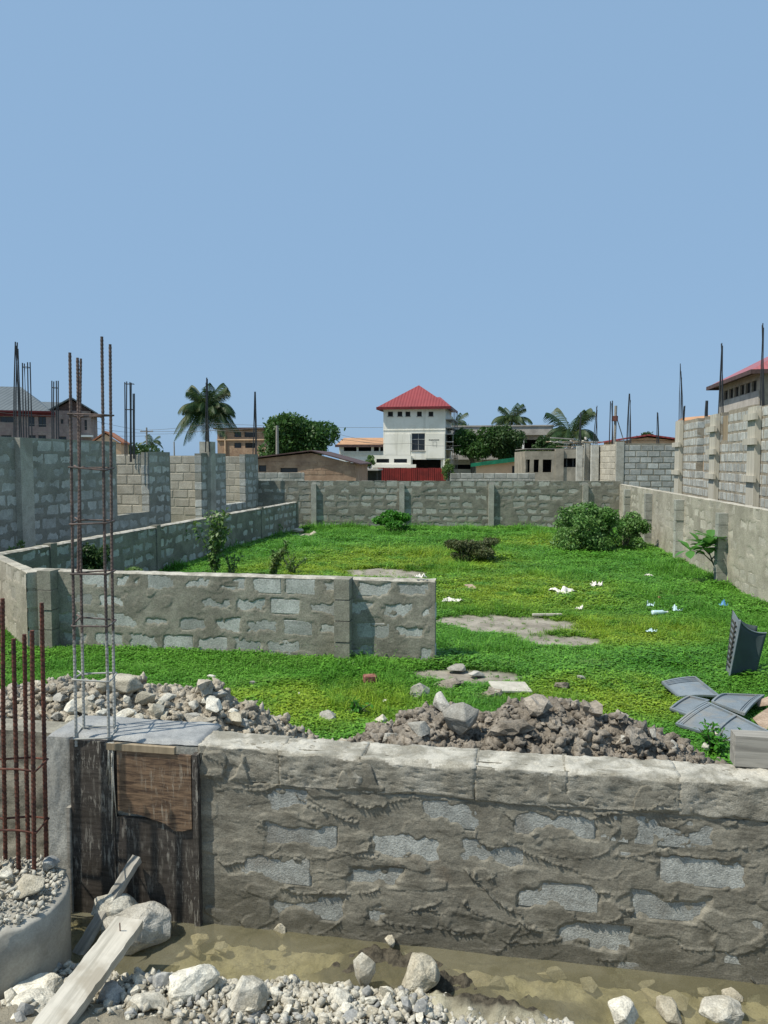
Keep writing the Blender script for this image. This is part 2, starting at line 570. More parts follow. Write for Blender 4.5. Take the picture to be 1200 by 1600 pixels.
# value noise on numpy arrays
_LAT = rng.random((256, 256))


def vn(x, y):
    xi, yi = np.floor(x).astype(int), np.floor(y).astype(int)
    fx, fy = x - xi, y - yi
    fx, fy = fx * fx * (3 - 2 * fx), fy * fy * (3 - 2 * fy)
    g = lambda i, j: _LAT[i % 256, j % 256]
    return (g(xi, yi) * (1 - fx) + g(xi + 1, yi) * fx) * (1 - fy) + (g(xi, yi + 1) * (1 - fx) + g(xi + 1, yi + 1) * fx) * fy


def fbm(x, y, o=4, gain=.5):
    s, a, t = 0, 1, 0
    for k in range(o):
        s = s + a * vn(x * 2 ** k + 17.3 * k, y * 2 ** k + 5.1 * k)
        t += a
        a *= gain
    return s / t


def sstep(x, a, b):
    t = np.clip((x - a) / (b - a), 0, 1)
    return t * t * (3 - 2 * t)


def grid_mesh(name, P, mask=None, mat=None, parent=None, smooth=True):
    """P: (ny,nx,3) vertex grid -> one mesh"""
    ny, nx = P.shape[:2]
    idx = np.arange(ny * nx).reshape(ny, nx)
    q = np.stack([idx[:-1, :-1], idx[:-1, 1:], idx[1:, 1:], idx[1:, :-1]], -1)
    if mask is not None:
        q = q[mask]
    q = q.reshape(-1, 4)
    me = bpy.data.meshes.new(name)
    me.vertices.add(ny * nx)
    me.vertices.foreach_set('co', P.reshape(-1).astype(np.float32))
    me.loops.add(q.size)
    me.loops.foreach_set('vertex_index', q.reshape(-1).astype(np.int32))
    me.polygons.add(len(q))
    me.polygons.foreach_set('loop_start', np.arange(0, q.size, 4, dtype=np.int32))
    me.update(calc_edges=True)
    if smooth:
        me.polygons.foreach_set('use_smooth', np.ones(len(q), dtype=bool))
    return link(name, me, mat, parent)


def soup_mesh(name, V, Fc, mat=None, parent=None, smooth=False):
    """V (n,3), Fc (m,k) numpy -> mesh"""
    k = Fc.shape[1]
    me = bpy.data.meshes.new(name)
    me.vertices.add(len(V))
    me.vertices.foreach_set('co', np.asarray(V, np.float32).reshape(-1))
    me.loops.add(Fc.size)
    me.loops.foreach_set('vertex_index', Fc.reshape(-1).astype(np.int32))
    me.polygons.add(len(Fc))
    me.polygons.foreach_set('loop_start', np.arange(0, Fc.size, k, dtype=np.int32))
    me.update(calc_edges=True)
    if smooth:
        me.polygons.foreach_set('use_smooth', np.ones(len(Fc), dtype=bool))
    return link(name, me, mat, parent)


# rocks: convex hulls of random points -> angular broken stone
def rock_mesh(name, seed, n=16, flat=1.0, sub=0, amp=.04, bev=.03):
    r = random.Random(seed)
    bm = bmesh.new()
    for _ in range(n):
        z = r.uniform(-1, 1)
        t = r.uniform(0, 2 * math.pi)
        q = math.sqrt(1 - z * z) * r.uniform(.75, 1.0)
        bm.verts.new((q * math.cos(t) * .5, q * math.sin(t) * .5, z * .5 * flat))
    bmesh.ops.convex_hull(bm, input=bm.verts)
    bmesh.ops.delete(bm, geom=[v for v in bm.verts if not v.link_faces], context='VERTS')
    if bev:
        bmesh.ops.bevel(bm, geom=list(bm.edges), offset=bev, segments=1, affect='EDGES')
    if sub:
        bmesh.ops.triangulate(bm, faces=bm.faces)
        bmesh.ops.subdivide_edges(bm, edges=bm.edges, cuts=sub, use_grid_fill=True)
        for v in bm.verts:
            p = v.co * 3.1 + Vector((seed, 0, 0))
            d = mnoise.fractal(p, .8, 2.1, 4) * amp
            v.co += v.co.normalized() * d
    bmesh.ops.triangulate(bm, faces=[f for f in bm.faces if len(f.verts) > 4])
    me = bpy.data.meshes.new(name)
    bm.to_mesh(me)
    bm.free()
    return me


def hull_arrays(seed, n=11, flat=.8):
    me = rock_mesh('tmp', seed, n, flat, 0, 0, 0)
    v = np.zeros(len(me.vertices) * 3)
    me.vertices.foreach_get('co', v)
    me.calc_loop_triangles()
    f = np.array([t.vertices[:] for t in me.loop_triangles])
    bpy.data.meshes.remove(me)
    return v.reshape(-1, 3), f


HULLS = [hull_arrays(100 + i, 9 + i % 5, .65 + .1 * (i % 4)) for i in range(14)]


def clod_arrays(seed):
    """crumbly lump: small sphere broken up by noise"""
    bm = bmesh.new()
    bmesh.ops.create_icosphere(bm, subdivisions=2, radius=.5)
    sq = Vector((random.Random(seed).uniform(.8, 1.3), random.Random(seed + 1).uniform(.7, 1.0), random.Random(seed + 2).uniform(.55, .85)))
    for v in bm.verts:
        p = v.co.normalized()
        d = mnoise.fractal(p * 1.3 + Vector((seed, 0, 0)), .8, 2.2, 2) * .22 + mnoise.cell(p * 2.3 + Vector((0, seed, 0))) * .16
        v.co = Vector((p.x * sq.x, p.y * sq.y, p.z * sq.z)) * (.42 + d)
    bmesh.ops.triangulate(bm, faces=bm.faces)
    bm.verts.ensure_lookup_table()
    v = np.array([x.co[:] for x in bm.verts])
    f = np.array([[x.index for x in q.verts] for q in bm.faces])
    bm.free()
    return v, f


def clod_small(seed):
    bm = bmesh.new()
    bmesh.ops.create_icosphere(bm, subdivisions=1, radius=.5)
    for v in bm.verts:
        v.co *= 1 + .5 * mnoise.noise(v.co * 4 + Vector((seed, 3, 0)))
        v.co.z *= .8
    v = np.array([x.co[:] for x in bm.verts])
    f = np.array([[x.index for x in q.verts] for q in bm.faces])
    bm.free()
    return v, f


CLODS = [clod_arrays(i * 3.7) for i in range(10)]
CLODS_S = [clod_small(i * 2.3) for i in range(8)]


def scatter(name, pts, sizes, mat, parent=None, seed=0, soil=False):
    """many small broken lumps joined in one mesh (stuff)"""
    r = np.random.default_rng(seed)
    Vs, Fs, n = [], [], 0
    for p, s in zip(pts, sizes):
        lib = HULLS if not soil else CLODS if s > .045 else CLODS_S
        v, f = lib[r.integers(len(lib))]
        e = Euler(r.uniform(-.6, .6, 3) * (1, 1, 5.2)).to_matrix()
        w = (v * (s * r.uniform(.7, 1.35, 3))) @ np.array(e).T + np.array(p)
        Vs.append(w)
        Fs.append(f + n)
        n += len(w)
    return soup_mesh(name, np.concatenate(Vs), np.concatenate(Fs), mat, parent)


# ------------------------------------------------------------------ block walls
def block_template(name, L, H, T, seed, mat, bev=.012, jit=.006):
    r = random.Random(seed)
    bm = bmesh.new()
    bmesh.ops.create_cube(bm, size=1)
    for v in bm.verts:
        v.co = Vector((v.co.x * L, v.co.y * T, v.co.z * H)) + Vector((r.uniform(-jit, jit), r.uniform(-jit, jit) * .5, r.uniform(-jit, jit)))
    bmesh.ops.bevel(bm, geom=[e for e in bm.edges], offset=bev, segments=1, affect='EDGES')
    me = bpy.data.meshes.new(name)
    bm.to_mesh(me)
    bm.free()
    me.materials.append(M[mat])
    return me


def layout(L, H, bl, bh, joint, holes=(), zmin=0.0, seed=0, zoff=0.0):
    """running bond: list of (x0,x1,z0,z1) block rectangles"""
    r = random.Random(seed)
    out = []
    n = int(round((H - zoff) / bh))
    for c in range(n):
        z0, z1 = zoff + c * bh + joint / 2, zoff + (c + 1) * bh - joint / 2
        if z1 < zmin:
            continue
        x = -(bl * .5 if c % 2 else 0) + r.uniform(-.06, .06)
        while x < L - .05:
            l = bl * r.uniform(.94, 1.06)
            segs = [(max(x + joint / 2, 0), min(x + l - joint / 2, L))]
            for h in holes:
                if h[2] < (z0 + z1) / 2 < h[3]:
                    ns = []
                    for a, b in segs:
                        if h[1] <= a or h[0] >= b:
                            ns.append((a, b))
                        else:
                            if h[0] - a > .06:
                                ns.append((a, h[0]))
                            if b - h[1] > .06:
                                ns.append((h[1], b))
                    segs = ns
            for a, b in segs:
                if b - a > .05:
                    out.append((a, b, z0, z1))
            x += l
    return out


def smear(blocks, L, H, res, expo, seed, nsm, amp=1.0, holes=(), x0=0.0, z0=0.0, depth=.006, lip=0.0, ragged=.12):
    """mortar face as a real height field: joints proud, some block faces left bare, trowel strokes on top"""
    r = np.random.default_rng(seed)
    nx, nz = int((L - x0) / res) + 1, int((H - z0) / res) + 1
    xs, zs = np.linspace(x0, L, nx), np.linspace(z0, H, nz)
    X, Z = np.meshgrid(xs, zs)
    h = .004 * amp + .006 * amp * (fbm(X * 5 + seed, Z * 7, 4) - .4)
    rag = fbm(X * 22 + seed, Z * 22, 3)
    rag2 = fbm(X * 5 + 40 + seed, Z * 7 + 3, 3)
    ns = int(nsm * L * H)

    def strokes(k, lo, hi):
        nonlocal h
        for _ in range(k):
            cx, cz = r.uniform(x0, L), r.uniform(z0, H)
            a, b, t = r.uniform(.08, .24), r.uniform(.03, .075), r.normal(0, .35)
            i0, i1 = np.searchsorted(xs, [cx - a * 1.3, cx + a * 1.3])
            j0, j1 = np.searchsorted(zs, [cz - a, cz + a])
            if i1 - i0 < 2 or j1 - j0 < 2:
                continue
            xx, zz = X[j0:j1, i0:i1] - cx, Z[j0:j1, i0:i1] - cz
            p, q = (xx * math.cos(t) + zz * math.sin(t)) / a, (-xx * math.sin(t) + zz * math.cos(t)) / b
            d = (np.abs(p) ** 3 + np.abs(q) ** 3) + (rag[j0:j1, i0:i1] - .5) * 1.5
            m = sstep(d, 1.05, .80)
            rim = np.exp(-((d - .92) / .10) ** 2) * sstep(-q, -.1, .6) * lip * max(0, r.normal(.2, .8))
            hs = h[j0:j1, i0:i1]
            flat_ = hs.mean() * .55 + hs * .45 + amp * r.uniform(lo, hi) + amp * .0025 * r.normal() * p
            h[j0:j1, i0:i1] = hs * (1 - m) + flat_ * m + rim
    strokes(ns, -.0015, .003)
    for (a, b, c, d) in blocks:
        if r.random() > expo:
            continue
        i0, i1 = np.searchsorted(xs, [a, b])
        j0, j1 = np.searchsorted(zs, [c, d])
        if i1 - i0 < 2 or j1 - j0 < 2:
            continue
        xx, zz = X[j0:j1, i0:i1], Z[j0:j1, i0:i1]
        e = np.minimum(np.minimum(xx - a, b - xx), np.minimum(zz - c, d - zz))
        th = r.uniform(.0, .035)
        m = sstep(e + (rag[j0:j1, i0:i1] - .5) * .07 + (rag2[j0:j1, i0:i1] - .5) * ragged, th, th + .038)
        h[j0:j1, i0:i1] = h[j0:j1, i0:i1] * (1 - m) - depth * m
    strokes(ns // 4, -.001, .004)
    h = h + (rag - .5) * .003 * amp
    mask = np.ones((nz - 1, nx - 1), bool)
    xc, zc = (X[:-1, :-1] + X[1:, 1:]) / 2, (Z[:-1, :-1] + Z[1:, 1:]) / 2
    for q in holes:
        mask &= ~((xc > q[0]) & (xc < q[1]) & (zc > q[2]) & (zc < q[3]))
    return X, Z, h, mask


def put_blocks(parent, blocks, bl, bh, T, mat, seed, joint, bev=.012, y_in=0.0, yj=.002, nvar=5):
    r = random.Random(seed)
    H0 = bh - joint
    L0 = bl - joint
    tm = [block_template('block', L0, H0, T, seed * 31 + k, mat, bev) for k in range(nvar)]
    for (a, b, c, d) in blocks:
        o = bpy.data.objects.new('block', r.choice(tm))
        COL.objects.link(o)
        o.parent = parent
        o.location = ((a + b) / 2, T / 2 + y_in + r.uniform(-yj, yj), (c + d) / 2)
        o.scale = ((b - a) / L0, 1, (d - c) / H0)
        o.rotation_euler = (0, r.uniform(-.006, .006), math.pi * r.randint(0, 1))


def seg(A, B):
    A, B = Vector(A), Vector(B)
    d = B - A
    return A, d.to_2d().length, math.atan2(d.y, d.x)


def block_wall(parent, L, H, bl, bh, T, bmat, mmat, seed, joint=.025, holes=(), res=0, expo=.6, nsm=10, amp=1.0,
               zmin=0.0, recess=.007, bev=.012, lip=0.0, yj=.002):
    bl_ = layout(L, H, bl, bh, joint, holes, zmin, seed)
    put_blocks(parent, bl_, bl, bh, T, bmat, seed, joint, bev, 0.0, yj)
    rec = recess if not res else .012
    holed(.004, L - .004, -.05, H - joint / 2 - .006, [(h[0] - .004, h[1] + .004, h[2], h[3]) for h in holes], rec, T - .006).build('mortar', mmat, parent)
    if res:
        X, Z, h, mask = smear(bl_, L, H - joint / 2, res, expo, seed, nsm, amp, holes, lip=lip)
        P = np.stack([X, -h, Z], -1)
        grid_mesh('mortar_face', P, mask, mmat, parent)
    return bl_


def pier(parent, x, w, proud, H, mat, name='pier', n=0, seed=0, T=.1):
    """pier cast or stacked against the wall's front face"""
    r = random.Random(seed)
    mb = MB()
    if n:
        hh = H / n
        for k in range(n):
            j = r.uniform(-.008, .008)
            mb.box(x - w / 2 + j, x + w / 2 + j, -proud + r.uniform(-.008, .008), T, k * hh + .006, (k + 1) * hh - .006)
        mb.box(x - w / 2 + .012, x + w / 2 - .012, -proud + .012, T - .02, -.04, H - .01)
    else:
        mb.box(x - w / 2, x + w / 2, -proud, T, -.05, H)
    return mb.build(name, mat, parent)


# ------------------------------------------------------------------ ground (one sheet to the horizon)
V0, V1 = 4.06, 4.31              # front and back face of the foundation wall
WATER = -0.48
BARE = []
for (px, py, a, b) in ((610, 897, .85, .75), (790, 975, 1.15, .62), (870, 1000, .55, .38), (722, 1058, .5, .3), (1012, 838, .35, .5), (480, 836, .7, .6)):
    u_, v_ = uv(at(px, py))
    BARE.append((u_, v_, a, b))


def bare(u, v):
    n = (fbm(u * 2.3 + 9, v * 2.3, 3) - .5) * 1.1
    m = np.zeros_like(u)
    for (a, b, ra, rb) in BARE:
        d = np.sqrt(((u - a) / ra) ** 2 + ((v - b) / rb) ** 2) + n
        m = np.maximum(m, sstep(d, 1.25, .70))
    return m


def heap_z(u, v):
    """spoil heaps along the back of the foundation wall"""
    n = fbm(u * 3.1 + 5, v * 3.1 + 2, 3) - .5
    n2 = fbm(u * 9 + 1, v * 9 + 7, 3) - .5
    n3 = fbm(u * 26 + 1, v * 26 + 7, 3) - .5
    # right heap: crest line along u, tall in the middle
    ridge = lambda c, w: np.exp(-np.abs((u - c) / w) ** 2.4)
    hr = .38 * ridge(-.74, .34) + .47 * ridge(-.20, .40) + .49 * ridge(.38, .38) + .06 * ridge(.30, .22) + .34 * ridge(.90, .32) + .17 * ridge(1.40, .4) + .14 * ridge(-1.15, .25)
    vr = np.exp(-np.abs((v - 4.95 - .10 * n) / np.where(v < 4.95, .85, .55)) ** 2.4)
    hl = .46 * ridge(-3.3, .5) + .52 * ridge(-2.60, .42) + .44 * ridge(-1.98, .32) + .12 * ridge(-1.55, .22) + .35 * ridge(-4.1, .6)
    vl = np.exp(-np.abs((v - 5.1 - .1 * n) / np.where(v < 5.1, .85, .50)) ** 2.4)
    low = .09 * np.exp(-((v - 4.55) / .28) ** 2)
    z = hr * vr + hl * vl + low
    k = np.clip(z * 5, 0, 1)
    return z * (1 + .35 * n) + k * (.16 * n2 + .08 * n3)


def lawn_z(u, v):
    return .05 * (fbm(u * .6, v * .6, 3) - .5) + .03 * (fbm(u * 2.5 + 3, v * 2.5, 2) - .5)


def trench_z(u, v):
    n = fbm(u * 4.5 + 2, v * 4.5, 4) - .5
    n2 = fbm(u * 15 + 2, v * 15, 3) - .5
    z = -.59 + .085 * n + .045 * n2 + .02 * (fbm(u * 38, v * 38, 2) - .5)
    shore = 3.66 - .05 * np.sin(u * 2.2) - .10 * sstep(u, .2, .9) + .09 * sstep(u, 1.0, 1.4)
    bank = np.clip(shore - v, 0, 9)
    z = z + np.minimum(bank * 1.1, .165) + np.clip(bank - .35, 0, 9) * .45
    return z


# dark mud islands in the trench
MUD = []
for (px, py, a, b, hgt) in ((600, 1497, .26, .11, .13), (545, 1512, .20, .10, .11), (690, 1535, .30, .12, .12), (770, 1580, .30, .12, .12), (660, 1508, .22, .10, .12), (850, 1560, .25, .09, .085)):
    u_, v_ = uv(at(px, py, WATER))
    MUD.append((u_, v_, a, b, hgt))


def mud_m(u, v):
    m = np.zeros_like(u)
    for (a, b, ra, rb, hh) in MUD:
        m = np.maximum(m, np.exp(-(((u - a) / ra) ** 2 + ((v - b) / rb) ** 2)) * hh)
    return m


def build_ground():
    us = np.concatenate([[-2500, -900, -300, -120, -60, -30, -18], np.arange(-12, -5, .5), np.arange(-5, -3.2, .08), np.arange(-3.2, 3.0, .018), np.arange(3, 9, .5), [14, 25, 50, 110, 300, 900, 2500]])
    vs_ = np.concatenate([[-60, -20, -8, -3, 0, 1.0, 1.8, 2.3], np.arange(2.6, 3.2, .05), np.arange(3.2, 4.24, .018), [4.25, 4.27], np.arange(4.3, 6.2, .08), np.arange(6.2, 18, .12), np.arange(18, 26, .25), [28, 32, 40, 60, 100, 200, 500, 1200, 3000]])
    U, Vv = np.meshgrid(us, vs_)
    z = np.where(Vv > 4.26, lawn_z(U, Vv), np.where(Vv > 2.2, trench_z(U, Vv) + mud_m(U, Vv) * (.5 + 1.3 * fbm(U * 17, Vv * 17, 4, .65)), .2))
    z = np.where(Vv <= 2.3, -.1 + .35 * np.clip((2.3 - Vv), 0, 2.0), z)
    z = np.where((np.abs(U) > 12) | (Vv > 26), -.01, z)
    P = np.stack([U, Vv, z], -1)
    o = grid_mesh('ground', P)
    o.rotation_euler = (0, 0, SITE)
    o['kind'] = 'structure'
    t = NT('ground')
    tc = t.n.new('ShaderNodeTexCoord').outputs['Object']
    sep = t.n.new('ShaderNodeSeparateXYZ')
    t.l.new(tc, sep.inputs[0])
    soil = t.mix(t.ramp(t.noise(3, 6, .65), .36, .64), G(.20, (1.12, 1, .84)), G(.33, (1.1, 1, .86)))
    soil = t.mix(t.ramp(t.noise(.9, 4, .6), .5, .66, 0, .5), soil, G(.16, (1.12, 1, .82)))
    under = t.mix(t.ramp(t.noise(4, 4, .6), .4, .6), (.035, .075, .015, 1), (.06, .11, .02, 1))
    # thatch and moss between the grass leaves, bare soil where an attribute says so
    at_ = t.n.new('ShaderNodeAttribute')
    at_.attribute_name = 'bare'
    lawn = t.mix(at_.outputs['Fac'], under, soil)
    far = t.mix(t.ramp(t.noise(.12, 5, .6), .42, .6), G(.24, (1.12, 1, .8)), (.06, .10, .03, 1))
    lawn = t.mix(t.ramp(sep.outputs[1], 25, 27), lawn, far)
    bed = t.mix(t.ramp(t.noise(9, 6, .7, dist=.5), .36, .62), G(.26, (1.08, 1.0, .70)), G(.46, (1.06, 1.0, .76)))
    bed = t.mix(t.ramp(t.noise(26, 5, .7), .52, .68, 0, .65), bed, G(.12, (1.1, 1, .6)))
    mu = t.n.new('ShaderNodeAttribute')
    mu.attribute_name = 'mud'
    bed = t.mix(t.ramp(sep.outputs[1], 3.3, 3.62, 1, 0), bed, G(.24, (1.1, 1, .80)))
    bed = t.mix(mu.outputs['Fac'], bed, t.mix(t.ramp(t.noise(30, 5, .7), .4, .6), G(.04, (1.15, 1.0, .75)), G(.09, (1.15, 1.0, .75))))
    col = t.mix(t.ramp(sep.outputs[1], 4.20, 4.30), bed, lawn)
    n = t.bump(t.noise(14, 6, .7), .7, .03)
    n = t.bump(t.noise(70, 4, .7), .6, .01, n)
    m = t.out(col, .85, n, .3)
    o.data.materials.append(m)
    a = o.data.attributes.new('bare', 'FLOAT', 'POINT')
    a.data.foreach_set('value', bare(U, Vv).reshape(-1).astype(np.float32))
    a = o.data.attributes.new('mud', 'FLOAT', 'POINT')
    k = sstep(mud_m(U, Vv) + (fbm(U * 7, Vv * 7, 3) - .5) * .05, .025, .06)
    k = np.maximum(k, sstep(fbm(U * 3.3 + 8, Vv * 5 + 1, 3), .56, .70) * sstep(U, -1.2, -.2) * .8)
    a.data.foreach_set('value', k.reshape(-1).astype(np.float32))
    return o


build_ground()


def build_water():
    P = [(-6, 3.3, WATER), (6, 3.3, WATER), (6, 4.2, WATER), (-6, 4.2, WATER)]
    o = mesh_obj('trench_water', P, [(0, 1, 2, 3)], None)
    o.rotation_euler = (0, 0, SITE)
    o['kind'] = 'structure'
    t = NT('trench_water')
    n = t.bump(t.noise(9, 3, .5), .06, .02)
    tr = t.n.new('ShaderNodeBsdfTransparent')
    tr.inputs[0].default_value = (.86, .84, .72, 1)
    gl = t.n.new('ShaderNodeBsdfGlossy')
    gl.inputs['Roughness'].default_value = .02
    t.l.new(n, gl.inputs['Normal'])
    fr = t.n.new('ShaderNodeFresnel')
    fr.inputs[0].default_value = 1.33
    t.l.new(n, fr.inputs['Normal'])
    mx = t.n.new('ShaderNodeMixShader')
    t.l.new(fr.outputs[0], mx.inputs[0])
    silt = t.n.new('ShaderNodeBsdfDiffuse')
    t.l.new(t.mix(t.ramp(t.noise(3.0, 4, .6, dist=.6), .38, .64), G(.26, (1.06, 1.0, .66)), G(.36, (1.06, 1.0, .72))), silt.inputs[0])
    murk = t.n.new('ShaderNodeMixShader')               # suspended silt
    murk.inputs[0].default_value = .32
    t.l.new(tr.outputs[0], murk.inputs[1])
    t.l.new(silt.outputs[0], murk.inputs[2])
    t.l.new(murk.outputs[0], mx.inputs[1])
    t.l.new(gl.outputs[0], mx.inputs[2])
    t.l.new(mx.outputs[0], t.n['Material Output'].inputs[0])
    o.data.materials.append(t.m)


build_water()

class Face:
    """a vertical plane through P0 turned by ang; turns photo pixels on it into local x, z"""

    def __init__(s, P0, ang):
        s.P0, s.ang = Vector((P0[0], P0[1], 0)), ang
        s.ax = Vector((math.cos(ang), math.sin(ang), 0))
        s.n = Vector((math.sin(ang), -math.cos(ang), 0))

    def xz(s, px, py, y=0.0):
        d = ray(px, py)
        p0 = s.P0 - s.n * y
        t = (p0 - CAMP).dot(s.n) / d.dot(s.n)
        w = CAMP + d * t
        return (w - s.P0).dot(s.ax), w.z

    def x(s, px, py=720, y=0.0):
        return s.xz(px, py, y)[0]

    def z(s, px, py, y=0.0):
        return s.xz(px, py, y)[1]

    def rect(s, x0, x1, y0, y1, y=0.0):
        """pixel rectangle -> (xa, xb, za, zb)"""
        xm = (x0 + x1) / 2
        return (s.x(x0, (y0 + y1) / 2, y), s.x(x1, (y0 + y1) / 2, y), s.z(xm, y1, y), s.z(xm, y0, y))



# ------------------------------------------------------------------ foundation wall in front
FW_TOP = .58
FW_U0, FW_U1 = -1.80, 2.75


def foundation_wall():
    L, T = FW_U1 - FW_U0, V1 - V0
    base = -.62
    H = FW_TOP - base
    t = thing('foundation_wall', 'low foundation wall of concrete blocks smeared with rough grey mortar above the water', 'wall', S(FW_U0, V0, base), SITE)
    bl, bh, j = .47, .20, .03
    ff = Face(S(FW_U0, V0), SITE)
    # faces left bare by the mortar, measured on the photograph (centre and size in pixels)
    spots = [(470, 1288, 112), (632, 1304, 105), (768, 1324, 86), (866, 1281, 120), (430, 1348, 112), (586, 1358, 84), (482, 1405, 115), (610, 1412, 76), (1098, 1358, 122), (1056, 1302, 110),
             (872, 1380, 112), (1048, 1407, 104), (1168, 1420, 66), (922, 1464, 112), (456, 1242, 92), (700, 1262, 70), (368, 1300, 40), (1180, 1312, 60), (1172, 1375, 60), (735, 1425, 60), (345, 1262, 60), (760, 1275, 60)]
    nrow = int(round(H / bh))
    rows = {k: [] for k in range(nrow)}
    bare_ = []
    for (px, py, w) in spots:
        x, z = ff.xz(px, py)
        k = min(max(int((z - base) / bh), 0), nrow - 2)
        zc = k * bh + bh / 2
        wl_ = w / F * 4.2 * .5
        x0_, x1_ = x - .22, x + .22
        if any(not (x1_ < q[0] or x0_ > q[1]) for q in rows[k]):
            continue
        rows[k].append((x0_, x1_))
        bare_.append((x - wl_ - .02, x + wl_ + .02, zc - .078, zc + .078))
    blocks = []
    rq = random.Random(14)
    for k in range(nrow):
        z0, z1 = k * bh + j / 2, (k + 1) * bh - j / 2
        cur = 0.0
        for (p0, p1) in sorted(rows[k]) + [(L, L)]:
            gap = p0 - cur
            n_ = max(1, int(round(gap / bl))) if gap > .08 else 0
            for i in range(n_):
                blocks.append((cur + gap * i / n_ + j / 2, cur + gap * (i + 1) / n_ - j / 2, z0, z1))
            if p1 > p0:
                blocks.append((max(p0, 0) + .004, min(p1, L) - .004, z0, z1))
            cur = p1
    low = [b for b in blocks if b[3] < H - bh * .6]
    z0_, z1_ = [(b[2], b[3]) for b in blocks if b[3] >= H - bh * .6][0]
    js = [0.0] + [uv(at(q, 1170 + (q - 300) * .055, FW_TOP))[0] - FW_U0 for q in (432, 562, 742, 886, 1062, 1215)] + [L]
    top = [(js[k] + .012, js[k + 1] - .012, z0_, z1_) for k in range(len(js) - 1)]
    put_blocks(t, low, bl, bh, T - .02, 'block_front', 11, j, .014, 0.0, .004, 6)
    # top course: worn blocks with rounded, chipped edges, seen from above
    r = random.Random(5)
    for k, (a, b, c, d) in enumerate(top):
        nx, ny, nz = 22, 14, 9
        w, h = b - a + .026, d - c + .03
        bm = bmesh.new()
        bmesh.ops.create_cube(bm, size=1)
        bmesh.ops.subdivide_edges(bm, edges=bm.edges, cuts=31, use_grid_fill=True)
        sd = r.uniform(0, 90)
        for v in bm.verts:
            p = Vector((v.co.x * w, v.co.y * (T + .0), v.co.z * h))
            e = [w / 2 - abs(p.x), T / 2 - abs(p.y), h / 2 - abs(p.z)]
            # round the arris where two faces meet
            q = Vector((a + p.x, p.y, p.z)) * 9 + Vector((sd, 0, 0))
            nz_ = mnoise.fractal(q, .9, 2.1, 4)
            nb = mnoise.fractal(q * .35, .9, 2.1, 3)
            rad = max(.004, .012 + .022 * nb)
            s_ = max(e[1], e[2])
            if s_ < rad:                    # worn long arrises only
                k2 = rad - s_
                p.y -= math.copysign(k2 * .55, p.y)
                p.z -= math.copysign(k2 * .55, p.z)
            pit = mnoise.fractal(q * 4.0, .8, 2.2, 3)
            n = v.normal
            p += n * (nz_ * .008 + nb * .006 - max(0, pit - .15) * .014)
            v.co = p
        me = bpy.data.meshes.new('block')
        bm.to_mesh(me)
        bm.free()
        me.polygons.foreach_set('use_smooth', [True] * len(me.polygons))
        me.materials.append(M['cement_top'])
        me.materials.append(M['cap_front'])
        for pl_ in me.polygons:
            c_ = pl_.center
            if pl_.normal.y < -.35 and c_.z < h / 2 - .012 + .05 * mnoise.fractal(Vector((a + c_.x, sd, c_.z)) * 7, .9, 2.1, 3):
                pl_.material_index = 1  # front faces take the darker tone
        o = link('block', me, None, t)
        o.location = ((a + b) / 2, T / 2 - .012 + r.uniform(-.008, .008), (c + d) / 2 - .008 + r.uniform(-.006, .006))
        o.rotation_euler = (0, r.uniform(-.008, .008), r.uniform(-.01, .01))
    MB().box(.004, L - .004, .03, T - .012, -.05, H - .03).build('mortar', 'mortar_front', t)
    Hm = H - .012
    X, Z, h, mask = smear(bare_, L, Hm, .0065, 1.0, 21, 55, 1.2, (), 0, 0, .006, .010, .20)
    # above the last full course the mortar only laps raggedly onto the cap blocks
    lap = H - bh + .005 + .17 * sstep(fbm(X * 3.1 + 3, X * 0 + Z * 1.2, 4), .42, .66) + .03 * (fbm(X * 21, Z * 21, 3) - .5)
    on = sstep(Z, lap + .012, lap - .012)
    up_ = sstep(Z, H - bh - .01, H - bh + .03)
    Yf = -(h + .014 * up_) * on + .05 * (1 - on)
    grid_mesh('mortar_face', np.stack([X, Yf, Z], -1), mask, 'mortar_front', t)
    # patches of mortar pressed between the cap blocks
    for (a, b, c, d) in top:
        if a < .05:
            continue
        mb = MB()
        mb.box(a - .026, a + .0, -.004, T - .01, c, d + .004)
        mb.build('mortar_joint', 'mortar_front', t)


foundation_wall()


